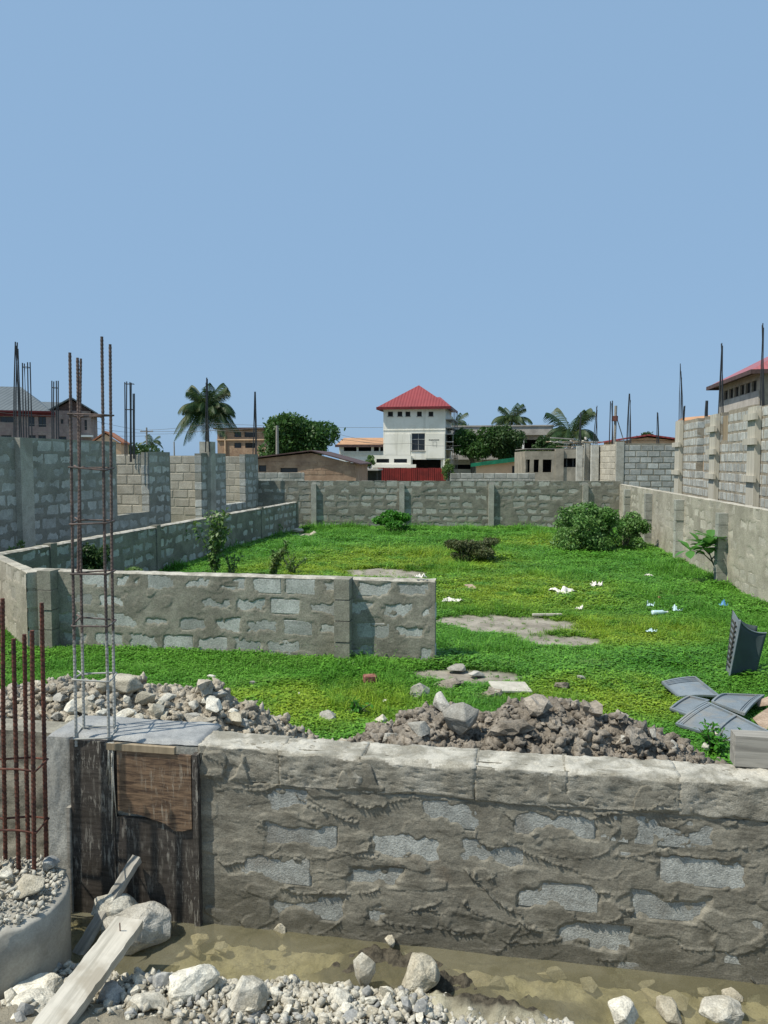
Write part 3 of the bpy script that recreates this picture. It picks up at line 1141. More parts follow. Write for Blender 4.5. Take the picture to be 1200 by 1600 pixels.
def column():
    """concrete column base with its formwork boards, at the left end of the foundation wall"""
    t = thing('column_base', 'wet grey concrete column base in stained plywood formwork at the wall end', 'column', S(-2.25, V0, -.62), SITE)
    H = FW_TOP + .62
    rr = random.Random(8)
    # body, with a rough cast top
    nx, ny = 70, 30
    xs, ys = np.linspace(-.50, .45, nx), np.linspace(0.0, .36, ny)
    X, Y = np.meshgrid(xs, ys)
    Z = H + .004 + .012 * (fbm(X * 9, Y * 9, 4) - .5) - .02 * sstep(np.minimum(np.minimum(X + .50, .45 - X), np.minimum(Y, .36 - Y)), .02, 0)
    grid_mesh('cast_top', np.stack([X, Y, Z], -1), None, 'concrete_wet', t)
    MB().box(-.497, .447, .003, .357, -.05, H - .022).build('shaft', 'concrete_col', t)
    # cement run down the front left of the shaft
    zs = np.linspace(.25, H - .01, 60)
    xs = np.linspace(-.497, -.30, 24)
    X, Z = np.meshgrid(xs, zs)
    Y = -.012 - .02 * fbm(X * 16, Z * 6, 4) + .03 * sstep(X + (fbm(Z * 4, X * 4, 3) - .5) * .10, -.36, -.31)
    grid_mesh('cement_run', np.stack([X, Y, Z], -1), None, 'concrete_grey', t)
    # formwork: a black board left, a black board right, a torn brown board on its upper half
    fw = MB().box(-.335, -.06, -.038, -.002, .10, H - .012)
    fw.build('formwork_board', 'ply_black', t)
    MB().box(-.058, .43, -.030, -.003, .10, H - .46).build('formwork_board', 'ply_black', t)
    # torn lower edge of the brown sheet
    nx = 40
    xs = np.linspace(-.03, .425, nx)
    lo = H - .40 - .05 * fbm(xs * 9, xs * 0 + 3, 3) - .07 * sstep(xs, .0, .4)
    vs, fs = [], []
    for i, x in enumerate(xs):
        for y in (-.048, -.032):
            vs += [(x, y, lo[i]), (x, y, H - .055)]
    for i in range(nx - 1):
        b = i * 4
        fs += [(b, b + 4, b + 5, b + 1), (b + 2, b + 3, b + 7, b + 6), (b, b + 2, b + 6, b + 4), (b + 1, b + 5, b + 7, b + 3)]
    fs += [(0, 1, 3, 2), (b + 4, b + 6, b + 7, b + 5)]
    mesh_obj('formwork_sheet', vs, fs, 'ply_brown', t)
    # thin lath on the upper edge and studs
    MB().box(-.09, .33, -.058, -.030, H - .05, H - .012).build('lath', 'timber_brown', t)
    MB().box(.432, .465, -.05, .0, .08, H - .05).build('formwork_stud', 'ply_black', t)
    MB().box(-.36, -.336, -.05, .0, .08, H - .42).build('formwork_stud', 'timber_grey', t)
    # cement drips hanging over the board edges
    mb = MB()
    for k in range(7):
        x = rr.uniform(-.10, -.02)
        w = rr.uniform(.004, .009)
        l = rr.uniform(.15, .6)
        mb.tube([(x, -.045, H - .01), (x + rr.uniform(-.01, .01), -.05, H - l * .5), (x + rr.uniform(-.02, .02), -.047, H - l)], [w, w * .8, w * .35], 6)
    mb.build('cement_drip', 'concrete_pale', t, True)


column()


# short return behind the column, to the left
def side_return():
    t = thing('trench_wall', 'rough grey trench side behind the rusty starter bars', 'wall', S(-5.4, V0 + .10, -.62), SITE)
    X, Z = np.meshgrid(np.linspace(0, 2.62, 150), np.linspace(0, 1.16, 70))
    Y = .05 * (fbm(X * 3, Z * 5, 4) - .5) + .02 * (fbm(X * 14, Z * 18, 3) - .5)
    grid_mesh('face', np.stack([X, Y, Z], -1), None, 'mortar_front', t)
    MB().box(0, 2.62, .06, .26, -.05, 1.14).build('core', 'mortar_mid', t)


side_return()


# ------------------------------------------------------------------ reinforcement
def bar(mb, a, b, r, n=7, wob=.0, rr=random):
    a, b = Vector(a), Vector(b)
    m = (a + b) / 2 + Vector((rr.uniform(-wob, wob), rr.uniform(-wob, wob), 0))
    mb.tube([a, a.lerp(m, .5) * .5 + (a.lerp(b, .25)) * .5, m, b], r, n)
    return mb


def ribbed_bar(name, pts, r, mat, parent, pitch=.022):
    """deformed bar: a tube with raised ribs"""
    pts = [Vector(p) for p in pts]
    P, Rr = [], []
    for i in range(len(pts) - 1):
        L = (pts[i + 1] - pts[i]).length
        n = max(2, int(L / pitch))
        for k in range(n):
            p = pts[i].lerp(pts[i + 1], k / n)
            q = pts[i].lerp(pts[i + 1], (k + .55) / n)
            P += [p, q]
            Rr += [r * 1.13, r * .93]
    P.append(pts[-1])
    Rr.append(r)
    return MB().tube(P, Rr, 7).build(name, mat, parent, False)


def ring(mb, cs, r, rr, n=6):
    cs = [Vector(c) for c in cs]
    pts = []
    k = len(cs)
    for i in range(k):
        a, b, c = cs[i - 1], cs[i], cs[(i + 1) % k]
        pts += [b.lerp(a, min(.03 / (b - a).length, .4)), b.lerp((a + c) / 2, .02), b.lerp(c, min(.03 / (c - b).length, .4))]
    pts.append(pts[0])
    mb.tube(pts, r, n)


def foreground_cage():
    zb = FW_TOP + .0
    base = at(147, 1148, zb)
    t = thing('rebar_cage', 'tall square rebar cage with cement splashed foot on the wet column top', 'rebar cage', base, 0)
    rr = random.Random(4)
    # feet and tips of the four bars measured on the photograph (front left, front right, back left, back right)
    foot = [(119, 1153), (170, 1153), (131, 1140), (179, 1140)]
    tip = [(109, 551), (159, 526), (121, 559), (172, 538)]
    pts = []
    for (a, b), (c, d) in zip(foot, tip):
        A = at(a, b, zb)
        B = atY(c, d, A.y + .03)
        pts.append((A - base, B - base))
        ribbed_bar('bar', [A - base - Vector((0, 0, .05)), (A - base).lerp(B - base, .5) + Vector((rr.uniform(-.006, .006), 0, 0)), B - base], .0085, 'rebar_cage', t)
    # a second short bar lapped on the back left one
    A, B = pts[2]
    ribbed_bar('bar', [A + Vector((-.014, .01, .95)), B + Vector((.02, 0, -.005))], .007, 'rebar_cage', t)
    for i, py in enumerate((1146, 1059, 973, 897, 817, 732, 647)):
        z = atY(147, py, base.y).z - base.z
        mb = MB()
        cs = []
        for k in (0, 1, 3, 2):
            a, b = pts[k]
            f = max(0.0, (z - a.z) / (b.z - a.z))
            p = a.lerp(b, f)
            off = Vector((-.014 if k in (0, 2) else .014, -.014 if k in (0, 1) else .014, rr.uniform(-.012, .012)))
            cs.append(p + off)
        ring(mb, cs, .0055, rr)
        a, b = cs[0], cs[3]
        mb.tube([cs[3] + Vector((-.03, .02, .012)), cs[3], cs[3] + Vector((.05, -.03, .004))], .005, 6)
        mb.build('stirrup', 'rebar_cage', t, True)


foreground_cage()


def footing():
    cx, cy, r = -2.07, 3.86, .40
    zt = -.07
    t = thing('round_footing', 'round grey concrete footing topped with rubble beside the water', 'footing', (cx, cy, -.62), 0)
    n = 64
    vs, fs = [], []
    H = zt + .62
    lev = [-.03, .1, .2, .3, .4, H - .012, H]
    for k, z in enumerate(lev):
        for i in range(n):
            a = 2 * math.pi * i / n
            rr = r + .006 * mnoise.noise(Vector((math.cos(a) * 3, math.sin(a) * 3, z * 4))) - (.012 if k == len(lev) - 1 else 0)
            rim = .02 * mnoise.noise(Vector((math.cos(a) * 5, math.sin(a) * 5, 3))) if k >= len(lev) - 2 else 0
            vs.append((rr * math.cos(a), rr * math.sin(a), z + rim))
    for k in range(len(lev) - 1):
        for i in range(n):
            j = (i + 1) % n
            fs.append((k * n + i, k * n + j, (k + 1) * n + j, (k + 1) * n + i))
    vs.append((0, 0, H + .02))
    for i in range(n):
        fs.append(((len(lev) - 1) * n + i, (len(lev) - 1) * n + (i + 1) % n, len(vs) - 1))
    mesh_obj('shaft', vs, fs, 'concrete_foot', t, True)
    # starter bars
    rr = random.Random(3)
    st = thing('starter_bars', 'rusty thick starter bars with ties rising from the round footing', 'rebar', (cx, cy, zt), 0)
    b0 = Vector((cx, cy, zt))
    data = [((8, 1345), (4, 935)), ((29, 1362), (21, 998)), ((44, 1342), (38, 991)), ((53, 1368), (50, 985)), ((72, 1344), (65, 942)), ((-22, 1362), (-26, 960)), ((-30, 1340), (-34, 950))]
    B = []
    for (p, q) in data:
        A = at(p[0], p[1], zt + .02)
        T = atY(q[0], q[1], A.y)
        ribbed_bar('bar', [A - b0 - Vector((0, 0, .12)), (A - b0).lerp(T - b0, .5) + Vector((rr.uniform(-.005, .005), 0, 0)), T - b0], .0115, 'rust', st, .024)
        B.append((A - b0, T - b0))
    order = [6, 0, 2, 4, 3, 1, 5]
    for py in (1209, 1306):
        z = atY(50, py, 4.0).z - zt
        cs = []
        for k in order:
            a, b = B[k]
            p = a.lerp(b, (z - a.z) / (b.z - a.z))
            c = Vector((sum(x[0].x for x in B) / len(B), sum(x[0].y for x in B) / len(B), p.z))
            cs.append(p + (p - c).normalized() * .018)
        mb = MB()
        pts = cs + [cs[0]]
        mb.tube(pts, .006, 6)
        mb.build('tie', 'rust', st, True)
    # rubble on top
    pts, sz = [], []
    for k in range(1100):
        a, q = rr.uniform(0, 6.28), math.sqrt(rr.random()) * (r - .03)
        pts.append((cx + q * math.cos(a), cy + q * math.sin(a), zt + .012 + .06 * (1 - (q / r) ** 2) * rr.random()))
        sz.append(.012 * 5 ** (rr.random() ** 1.6))
    o = scatter('rubble', pts, sz, 'stone_white', None, 5)
    tag(o, 'small broken white rubble lying on the round footing', 'rubble', None, 'stuff')
    for k, (px, py, s, m, fl) in enumerate(((35, 1385, .26, 'stone_tan', .35), (78, 1350, .13, 'stone_blue', .7), (8, 1370, .16, 'stone_white', .6))):
        p = at(px, py, zt + .06)
        me = rock_mesh('stone', 40 + k, 14, fl, 2, .03, .02)
        me.materials.append(M[m])
        o = link('stone', me, None, None, p, (.1, -.12, rr.uniform(0, 6)))
        o.scale = (s, s * .8, s)
        tag(o, ('flat tan broken slab piece on top of the round footing', 'bluish stone at the right rim of the round footing', 'white stone between the rusty bars at the frame edge')[k], 'stone')


footing()


# ------------------------------------------------------------------ spoil heaps
def on_site(u, v, z=0.0):
    return S(u, v, z)


def heap(name, label, u0, u1, mat, seed, nclod, szr, cut=.03):
    r = np.random.default_rng(seed)
    t = thing(name, label, 'soil heap', S((u0 + u1) / 2, 4.9, 0), 0)
    off = np.array(t.location)
    us, vv = np.arange(u0, u1, .013), np.arange(V1 - .06, 6.1, .013)
    U, Vv = np.meshgrid(us, vv)
    H = heap_z(U, Vv)
    edge = sstep(U, u0, u0 + .15) * sstep(U, u1, u1 - .15)
    Z = np.maximum(H * edge - .025, np.where(Vv < 4.8, .03 * edge - .01, -1))
    Wx, Wy = U * CU - Vv * SU, U * SU + Vv * CU
    P = np.stack([Wx - off[0], Wy - off[1], Z], -1)
    zc = Z[:-1, :-1]
    grid_mesh('soil_body', P, (zc > -.012) | (Vv[:-1, :-1] < 4.75), mat, t)
    cu, cv = r.uniform(u0, u1, nclod * 4), r.uniform(V1 + .03, 5.9, nclod * 4)
    ch = heap_z(cu, cv)
    ok = (ch >= cut) | (r.random(len(cu)) < .06)
    cu, cv, ch = cu[ok][:nclod], cv[ok][:nclod], ch[ok][:nclod]
    sz = szr[0] * (szr[1] / szr[0]) ** (r.random(len(cu)) ** 2.2)
    pts = np.stack([cu * CU - cv * SU - off[0], cu * SU + cv * CU - off[1], ch - .025 + sz * .18], 1)
    o = scatter('clods', pts, sz, mat, t, seed, True)
    o['kind'] = 'stuff'
    return t


heap('soil_heap', 'long heap of dark grey-brown clay clods behind the foundation wall', -1.25, 2.15, 'soil', 31, 14000, (.008, .10))
heap('soil_heap', 'left heap of pale soil and broken concrete behind the rebar cage', -5.0, -1.15, 'soil_pale', 33, 8000, (.008, .10))

_stone_lib = {}


def stone(px, py, size, mat, label, z=None, flat=.7, seed=0, rot=None, sub=2, n=15, cat='stone', sc=(1, .8, 1), group=None, name='stone', lift=.3):
    """one loose stone where the photograph shows it; rests on the heap or the ground"""
    key = (seed, flat, sub, n, mat)
    if key not in _stone_lib:
        if mat.startswith('soil'):
            v_, f_ = clod_arrays(seed * 1.3)
            me = bpy.data.meshes.new('clod')
            me.from_pydata((v_ * (1.25, 1.25, 1.5 * flat)).tolist(), [], f_.tolist())
        else:
            me = rock_mesh('stone', seed, n, flat, sub, .045 if sub == 3 else .028, .016)
        me.materials.append(M[mat])
        _stone_lib[key] = me
    if z is None:
        # march the sight line onto the heap surface
        d = ray(px, py)
        ts = (3.5 + np.arange(400) * .012) / d.y
        Q = np.array(CAMP)[None] + np.array(d)[None] * ts[:, None]
        qu, qv = Q[:, 0] * CU + Q[:, 1] * SU, -Q[:, 0] * SU + Q[:, 1] * CU
        hz = np.where(qv > V1, np.maximum(heap_z(qu, qv), 0), -9)
        k = int(np.argmax(Q[:, 2] <= hz))
        p = Vector((Q[k, 0], Q[k, 1], hz[k]))
    else:
        p = at(px, py, z)
    r = random.Random(seed * 7 + int(px))
    o = link(name, _stone_lib[key], None, None, p + Vector((0, 0, size * flat * lift)), rot or (r.uniform(-.2, .2), r.uniform(-.2, .2), r.uniform(0, 6.28)))
    o.scale = (size * sc[0], size * sc[1], size * sc[2])
    return tag(o, label, cat, group)


# pieces one can tell apart on the heaps
for a in (
    (190, 1082, .34, 'stone_tan', 'flat pale concrete slab piece on the left heap behind the cage', .45, 51, (.05, .1, .3)),
    (158, 1080, .16, 'stone_tan', 'tan chunk beside the rebar cage on the left heap', .7, 52, None),
    (333, 1110, .20, 'stone_white', 'long whitish tilted stone on the right side of the left heap', .45, 53, (.3, .35, -.4)),
    (262, 1098, .17, 'stone_white', 'flat white sliver on the crest of the left heap', .3, 54, (.2, -.2, .9)),
    (130, 1112, .24, 'stone_tan', 'steep pale broken slab leaning on the left heap', .35, 55, (.7, .2, .2)),
    (245, 1120, .16, 'stone_tan', 'rounded tan lump in the middle of the left heap', .8, 56, None),
    (322, 1082, .17, 'soil_pale', 'brown clod on the far crest of the left heap', .6, 57, None),
    (365, 1118, .10, 'stone_white', 'small pale stone at the right foot of the left heap', .6, 58, None),
    (300, 1128, .14, 'stone_grey', 'grey angular stone near the right foot of the left heap', .6, 59, None),
    (655, 1092, .26, 'stone_grey', 'big grey angular chunk on the left crest of the clay heap', .75, 61, None),
    (692, 1108, .22, 'stone_grey', 'pale chalky chunk on the crest of the clay heap', .6, 62, None),
    (512, 1131, .22, 'stone_grey', 'upright grey slab piece at the left foot of the clay heap', .6, 63, (.8, .1, .5)),
    (547, 1113, .20, 'stone_grey', 'flat grey stone lying on grass before the clay heap', .3, 64, (0, .1, .2)),
    (592, 1133, .20, 'stone_white', 'pale tilted wedge at the left of the clay heap', .45, 65, (.1, -.5, .6)),
    (722, 1142, .30, 'stone_grey', 'large smooth grey wedge low on the clay heap', .7, 66, (.3, .3, .4)),
    (655, 1148, .18, 'stone_grey', 'thin grey slab standing low on the clay heap', .4, 67, (.9, .2, .3)),
    (880, 1080, 0.15, 'soil', 'dark clod on the highest crest of the clay heap', .8, 68, None),
    (838, 1112, 0.17, 'soil', 'broad clay lump below the highest crest of the heap', .7, 69, None),
    (920, 1118, 0.15, 'soil', 'clay lump on the right flank of the heap', .7, 70, None),
    (800, 1150, 0.17, 'soil', 'clay lump low in the middle of the heap', .7, 71, None),
    (990, 1160, 0.14, 'soil', 'clay lump at the right foot of the heap', .8, 72, None),
    (770, 1090, 0.15, 'soil', 'clay lump on the crest left of the highest point', .7, 73, None),
    (610, 1160, .14, 'stone_grey', 'small grey chunk just above the wall top left of centre', .6, 74, None),
):
    stone(a[0], a[1], a[2], a[3], a[4], None, a[5], a[6], a[7])
_rc = random.Random(41)
for k in range(30):
    px = _rc.uniform(60, 420)
    stone(px, _rc.uniform(1090, 1142), _rc.uniform(.07, .17), _rc.choice(['stone_tan', 'stone_grey', 'soil_pale', 'stone_white']), 'broken pale chunk lying in the left heap behind the column', None,
          _rc.choice([.35, .5, .7]), 260 + k % 7, None, 2, 14, 'stone', (1.2, .8, 1), 'broken chunks in the left heap')
for k in range(30):
    px = _rc.uniform(500, 1060)
    top_ = 1100 if px < 950 else 1100 + (px - 950) * .6
    stone(px, _rc.uniform(top_, 1152 + (px - 700) * .05), _rc.uniform(.04, .09), _rc.choice(['soil', 'soil', 'soil', 'stone_grey']), 'dark clay lump in the long heap behind the foundation wall', None,
          _rc.choice([.5, .7, .85]), 270 + k % 7, None, 3, 16, 'stone', (1.15, .85, 1), 'clay lumps in the long heap')
stone(1102, 1170, .075, 'stone_white', 'small pale square stone right of the clay heap', .06, .8, 75)
stone(790, 1040 + 38, .05, 'stone_tan', 'small tan stone beside the scrap board', .03, .6, 76)
stone(394, 1070, .10, 'stone_grey', 'lone grey stone in the grass in front of the middle wall', .03, .6, 77)
stone(330, 1058, .12, 'stone_white', 'flat pale stone at the foot of the middle wall', .02, .3, 78)
stone(468, 1085, .06, 'stone_white', 'tiny pale stone in the grass left of centre', .03, .5, 79)
stone(602, 1096, .09, 'stone_white', 'flat whitish stone in the grass before the heap', .03, .3, 80)
stone(715, 1048, .26, 'stone_grey', 'larger flat grey rubble piece at the free wall end', .02, .35, 81, (0, 0, .2))
stone(745, 1056, .22, 'stone_grey', 'smaller flat grey rubble piece right of the wall end', .02, .3, 82, (0, .05, .6))
stone(700, 1073, .3, 'soil', 'dark earth clump near the free wall end', .02, .25, 83)
stone(908, 1063, .12, 'stone_grey', 'grey speckled lump in the grass behind the clay heap', .03, .6, 84)
stone(1120, 1148, .05, 'stone_tan', 'tiny tan stone before the grey roof panels', .05, .6, 85)


# ------------------------------------------------------------------ gravel bank and stones before the trench
def bank_z(u, v):
    return float(trench_z(np.array([u]), np.array([v]))[0])


def gravel():
    r = np.random.default_rng(12)
    n = 42000
    u, v = r.uniform(-2.6, 2.4, n), 3.86 - np.abs(r.normal(0, .28, n))
    z = trench_z(u, v)
    ok = (v > 3.0) & (z > WATER - .02) & ((z > WATER + .01) | (r.random(n) < .25))
    w_ = u + .3 * (v - 3.5)
    ok &= ~((w_ > -.05) & (w_ < .55) & (r.random(n) < .15))
    u, v, z = u[ok][:13000], v[ok][:13000], z[ok][:13000]
    sz = .009 * (7.5 ** (r.random(len(u)) ** 1.9))
    pts = np.stack([u * CU - v * SU, u * SU + v * CU, z + sz * .2 + r.random(len(u)) * .015], 1)
    k = r.random(len(pts))
    a = scatter('gravel', pts[k < .82], sz[k < .82], 'stone_white', None, 3)
    tag(a, 'white crushed stone gravel along the near edge of the trench', 'gravel', None, 'stuff')
    b = scatter('gravel', pts[k >= .82], sz[k >= .82], 'stone_blue', None, 4)
    tag(b, 'scattered bluish chips among the white gravel', 'gravel', None, 'stuff')


gravel()
GB = WATER + .05
for a in (
    (215, 1476, .44, 'stone_grey', 'big rough boulder half in the water under the planks', WATER - .02, .62, 90, (0, .1, .5), .35, (1.0, .8, 1)),
    (185, 1432, .34, 'stone_white', 'pale slab leaning at the formwork behind the boulder', WATER + .1, .5, 91, (.2, .2, .2), .3, (1, .6, 1)),
    (655, 1548, .26, 'stone_tan', 'rounded tan rock at the near edge of the dark mud', WATER + .02, .8, 92, (0, 0, .4), .4, (1, .8, 1)),
    (568, 1538, .17, 'stone_white', 'white pointed stone left of the rounded tan rock', WATER + .04, 1.1, 93, (.2, 0, .3), .4, (.8, .8, 1)),
    (292, 1560, .32, 'stone_white', 'long white cracked stone right of the big plank', GB, .6, 94, (.1, -.15, .4), .35, (1.2, .7, .9)),
    (232, 1580, .20, 'stone_white', 'white block stone lower left of the long cracked one', GB + .02, .6, 95, (.1, .1, .2), .3, (1.1, .7, 1)),
    (385, 1576, .26, 'stone_white', 'large squat white stone at the bottom edge', GB, .7, 96, (0, .1, .2), .35, (1, .8, 1)),
    (455, 1545, .13, 'stone_white', 'pale flat stone near the water in the gravel', GB - .02, .6, 97, None, .3, (1, .8, 1)),
    (330, 1535, .13, 'stone_tan', 'small tan stone between the plank and the water', GB - .02, .6, 98, None, .3, (1, .8, 1)),
    (255, 1545, .16, 'stone_blue', 'blue-grey stone beside the big plank', GB, .7, 99, None, .3, (1, .8, 1)),
    (175, 1566, .18, 'stone_blue', 'dark bluish stone right under the big plank', GB, .7, 100, None, .3, (1, .8, 1)),
    (70, 1502, .15, 'stone_blue', 'blue-grey pyramid stone at the foot of the footing', GB - .02, .9, 101, (.2, 0, .2), .4, (1, .8, 1)),
    (28, 1525, .17, 'stone_white', 'white elongated stone before the round footing', GB, .6, 102, (.2, .5, .8), .4, (.7, 1.2, 1)),
    (8, 1535, .16, 'stone_tan', 'pinkish stone at the left frame edge', GB + .03, .8, 103, None, .4, (.8, .8, 1)),
    (60, 1560, .3, 'stone_white', 'broad pale stone left of the big plank', GB + .02, .45, 104, (.05, .1, .2), .3, (1, .8, 1)),
    (50, 1592, .34, 'stone_white', 'wide flat white slab in the bottom left corner', GB + .02, .4, 105, (.05, .1, .5), .3, (1, .8, 1)),
    (110, 1520, .14, 'stone_white', 'flat white stone beside the foot of the thin plank', GB - .02, .4, 106, None, .3, (1.1, .8, 1)),
    (530, 1572, .15, 'stone_white', 'white stone in the gravel below the pointed one', GB, .7, 107, None, .3, (1, .8, 1)),
    (975, 1592, .20, 'stone_white', 'pale rock at the bottom edge right of the mud', WATER + .03, .6, 108, (0, .1, .2), .3, (1, .8, 1)),
    (1130, 1590, .26, 'stone_white', 'white rocky lump in the bottom right corner', WATER + .03, .5, 109, (0, .1, .2), .3, (1, .8, 1)),
    (1145, 1562, .12, 'stone_tan', 'tan stone in the shallow water at the right', WATER, .6, 110, None, .3, (1, .8, 1)),
    (1045, 1588, .17, 'stone_tan', 'tan stone at the bottom between two white rocks', WATER + .01, .6, 111, None, .3, (1.2, .8, 1)),
    (610, 1475, .09, 'stone_tan', 'small brown stone against the wall foot on the mud', WATER + .03, .8, 112, None, .3, (1, .8, 1)),
    (437, 1462, .11, 'stone_tan', 'small brownish stone in the water by the wall', WATER - .03, .9, 113, None, .3, (1, .6, 1)),
):
    stone(a[0], a[1], a[2], a[3], a[4], a[5], a[6], a[7], a[8], 3 if a[2] > .2 else 2, 34 if 'boulder' in a[4] or 'rounded' in a[4] else 22, 'stone', a[10], None, 'stone', a[9])
_r = random.Random(77)
for k in range(110):
    px, py = _r.uniform(0, 720), _r.uniform(1520, 1600)
    if px > 480 and py < 1550:
        continue
    if 60 < px < 230 and abs((py - 1440) - (225 - px) * 1.05) < 60:
        continue
    p = at(px, py, GB)
    u_, v_ = uv(p)
    z_ = bank_z(u_, v_)
    if z_ < WATER - .005:
        continue
    stone(px, py, _r.uniform(.045, .10), _r.choice(['stone_white'] * 5 + ['stone_tan', 'stone_blue']), 'fist-sized broken white stone in the gravel bank before the trench',
          z_ + .02, _r.choice([.5, .7, .9]), 200 + k % 9, None, 1, 13, 'stone', (1.1, .8, 1), 'fist-sized stones in the gravel bank')


# sunken stones on the bed of the trench
for k in range(34):
    px, py = _r.uniform(240, 1200), 0
    f = (px - 300) / 900
    py = _r.uniform(1448 + f * 90, 1505 + f * 85)
    stone(px, py, _r.uniform(.06, .16), _r.choice(['stone_tan', 'stone_tan', 'stone_grey']), 'murky stone lying on the bed under the trench water', WATER - .085,
          .45, 220 + k % 6, None, 1, 13, 'stone', (1.2, .9, 1), 'sunken stones on the trench bed', name='sunken_stone')


# planks
def plank(a, b, w, th, label, mat='plank', up=(0, 0, 1), nail=False):
    a, b = Vector(a), Vector(b)
    d = b - a
    L = d.length
    rot = d.to_track_quat('X', 'Z')
    upv = Vector(up)
    x = d.normalized()
    y = upv.cross(x).normalized()
    z = x.cross(y)
    m = Matrix((x, y, z)).transposed()
    t = thing('plank', label, 'plank', a)
    t.rotation_euler = m.to_euler()
    n = 26
    xs = np.linspace(0, L, n)
    vs, fs = [], []
    r = random.Random(int(L * 1000))
    for i, xx in enumerate(xs):
        e = r.uniform(-.003, .003)
        for (yy, zz) in ((-w / 2, -th / 2), (-w / 2 + .006, th / 2), (w / 2 - .006, th / 2), (w / 2, -th / 2)):
            ex = r.uniform(-.012, .012) if i in (0, n - 1) else 0
            vs.append((xx + ex, yy + e, zz + r.uniform(-.001, .001)))
    for i in range(n - 1):
        for k in range(4):
            k2 = (k + 1) % 4
            fs.append((i * 4 + k, i * 4 + k2, i * 4 + 4 + k2, i * 4 + 4 + k))
    fs += [(3, 2, 1, 0), ((n - 1) * 4, (n - 1) * 4 + 1, (n - 1) * 4 + 2, (n - 1) * 4 + 3)]
    mesh_obj('board', vs, fs, mat, t)
    if nail:
        MB().tube([(L - .10, 0, th / 2 - .01), (L - .103, .004, th / 2 + .045)], .0032, 6).build('nail', 'rust', t)
    return t


pl_a, pl_b = at(40, 1655, -.27), at(203, 1440, -.20)
plank(pl_a, pl_b, .155, .045, 'wide weathered plank with a nail lying across the gravel and boulder', 'plank', (.12, -.12, 1), True)
A_ = at(122, 1490, WATER + .0)
u_, v_ = 0, 0
B_ = ray(214, 1340)
tB = (V0 - .075) / uv(B_)[1]
B_ = CAMP + B_ * tB
plank(A_, B_, .075, .028, 'narrow cement-crusted plank leaning on the black formwork', 'timber_grey', (-.55, -.75, .5))

# timber block on the wall top, right
tb = thing('timber_block', 'grey weathered timber offcut on the right end of the wall top', 'timber', S(1.14, V1 - .03, FW_TOP + .006), SITE)
MB().box(.0, .62, -.05, .05, 0, .165).build('board', 'timber_grey', tb)


# ------------------------------------------------------------------ plot walls
def wall_thing(name, label, A, B, cat='wall'):
    A, L, ang = seg(A, B)
    return thing(name, label, cat, (A.x, A.y, 0), ang), L


# middle wall with a free end
mA, mB = Vector((-4.22, 9.05, 0)), Vector((.55, 8.20, 0))
mw, L = wall_thing('block_wall', 'low mortar-smeared block wall with a free end in the middle of the lawn', mA, mB)
block_wall(mw, L, .92, .42, .23, .15, 'block_blue', 'mortar_mid', 41, .05, (), .011, .85, 16, 1.0, 0, .007, .012, .002, .004)
for x in (.30, L - 1.0):
    pier(mw, x, .17, .15, .93, 'mortar_mid', 'pier', 4, int(x * 10), .05)
# worn pale mortar along its top
X, Y = np.meshgrid(np.linspace(0, L, 300), np.linspace(-.005, .155, 10))
Zt = .905 + .018 * fbm(X * 7, Y * 9, 4) - .02 * sstep(np.minimum(Y + .005, .155 - Y), .02, 0)
grid_mesh('top_mortar', np.stack([X, Y, Zt], -1), None, 'cement_top', mw)

# angled return at the far left
rA, rB = Vector((-5.5, 10.6, 0)), Vector((-4.16, 8.86, 0))
rw, L = wall_thing('block_wall', 'sunlit tan block wall stub at the left frame edge', rA, rB)
block_wall(rw, L, .92, .42, .23, .15, 'block_sunlit', 'mortar_sunlit', 43, .03, (), .016, .35, 14, 1.0)

# left boundary wall
lA, lB = Vector((-6.05, 6.6, 0)), Vector((-2.72, 24.25, 0))
lw, L = wall_thing('boundary_wall', 'low left boundary wall of pale blocks with dark smeared joints', lA, lB)
block_wall(lw, L, .92, .42, .23, .15, 'block_blue', 'mortar_dark', 45, .05, (), .02, .8, 6, 1.6, 0, .007, .012, 0, .003)
for x in (5.2, 8.6, 11.6, 14.6, L - .12):
    pier(lw, x, .16, .03, .94, 'mortar_dark', 'pier', 0, 0)
X, Y = np.meshgrid(np.linspace(0, L, 500), np.linspace(-.012, .16, 6))
Zt = .912 + .014 * fbm(X * 6, Y * 9, 3) - .02 * sstep(np.minimum(Y + .012, .16 - Y), .02, 0)
grid_mesh('top_mortar', np.stack([X, Y, Zt], -1), None, 'cement_top', lw)

# back wall
bA, bB = Vector((-4.5, 25.2, 0)), Vector((7.62, 24.75, 0))
bw, L = wall_thing('boundary_wall', 'long grey block wall closing the back of the plot', bA, bB)
block_wall(bw, L, 1.57, .41, .224, .15, 'block_cool', 'mortar_dark', 47, .04, (), .02, .82, 5, 1.3)
for px in (490, 628, 767, 912):
    x = (atY(px, 800, 24.95).x - bA.x)
    pier(bw, x, .17, .10, 1.45, 'concrete_col', 'pier', 0, 0)

# right wall
ra, rb = Vector((7.60, 24.75, 0)), Vector((5.35, 8.1, 0))
rwl, L = wall_thing('boundary_wall', 'sunlit tan right boundary wall with block piers', ra, rb)
block_wall(rwl, L, 1.46, .42, .21, .15, 'block_sunlit', 'mortar_sunlit', 49, .03, (), .02, .6, 8, .8, 0, .007, .012, 0, .003)
for k, px in enumerate((984, 1018, 1067, 1136)):
    d = ray(px, 800)
    # where the sight line meets the wall plane
    n = Vector((rb.y - ra.y, -(rb.x - ra.x), 0)).normalized()
    tt = (ra - CAMP).to_2d().dot(n.to_2d()) / d.to_2d().dot(n.to_2d())
    x = (CAMP.to_2d() + d.to_2d() * tt - ra.to_2d()).length
    pier(rwl, x, .2, .17, 1.36 if k < 3 else 1.28, 'block_cool', 'pier', 6, k + 3)


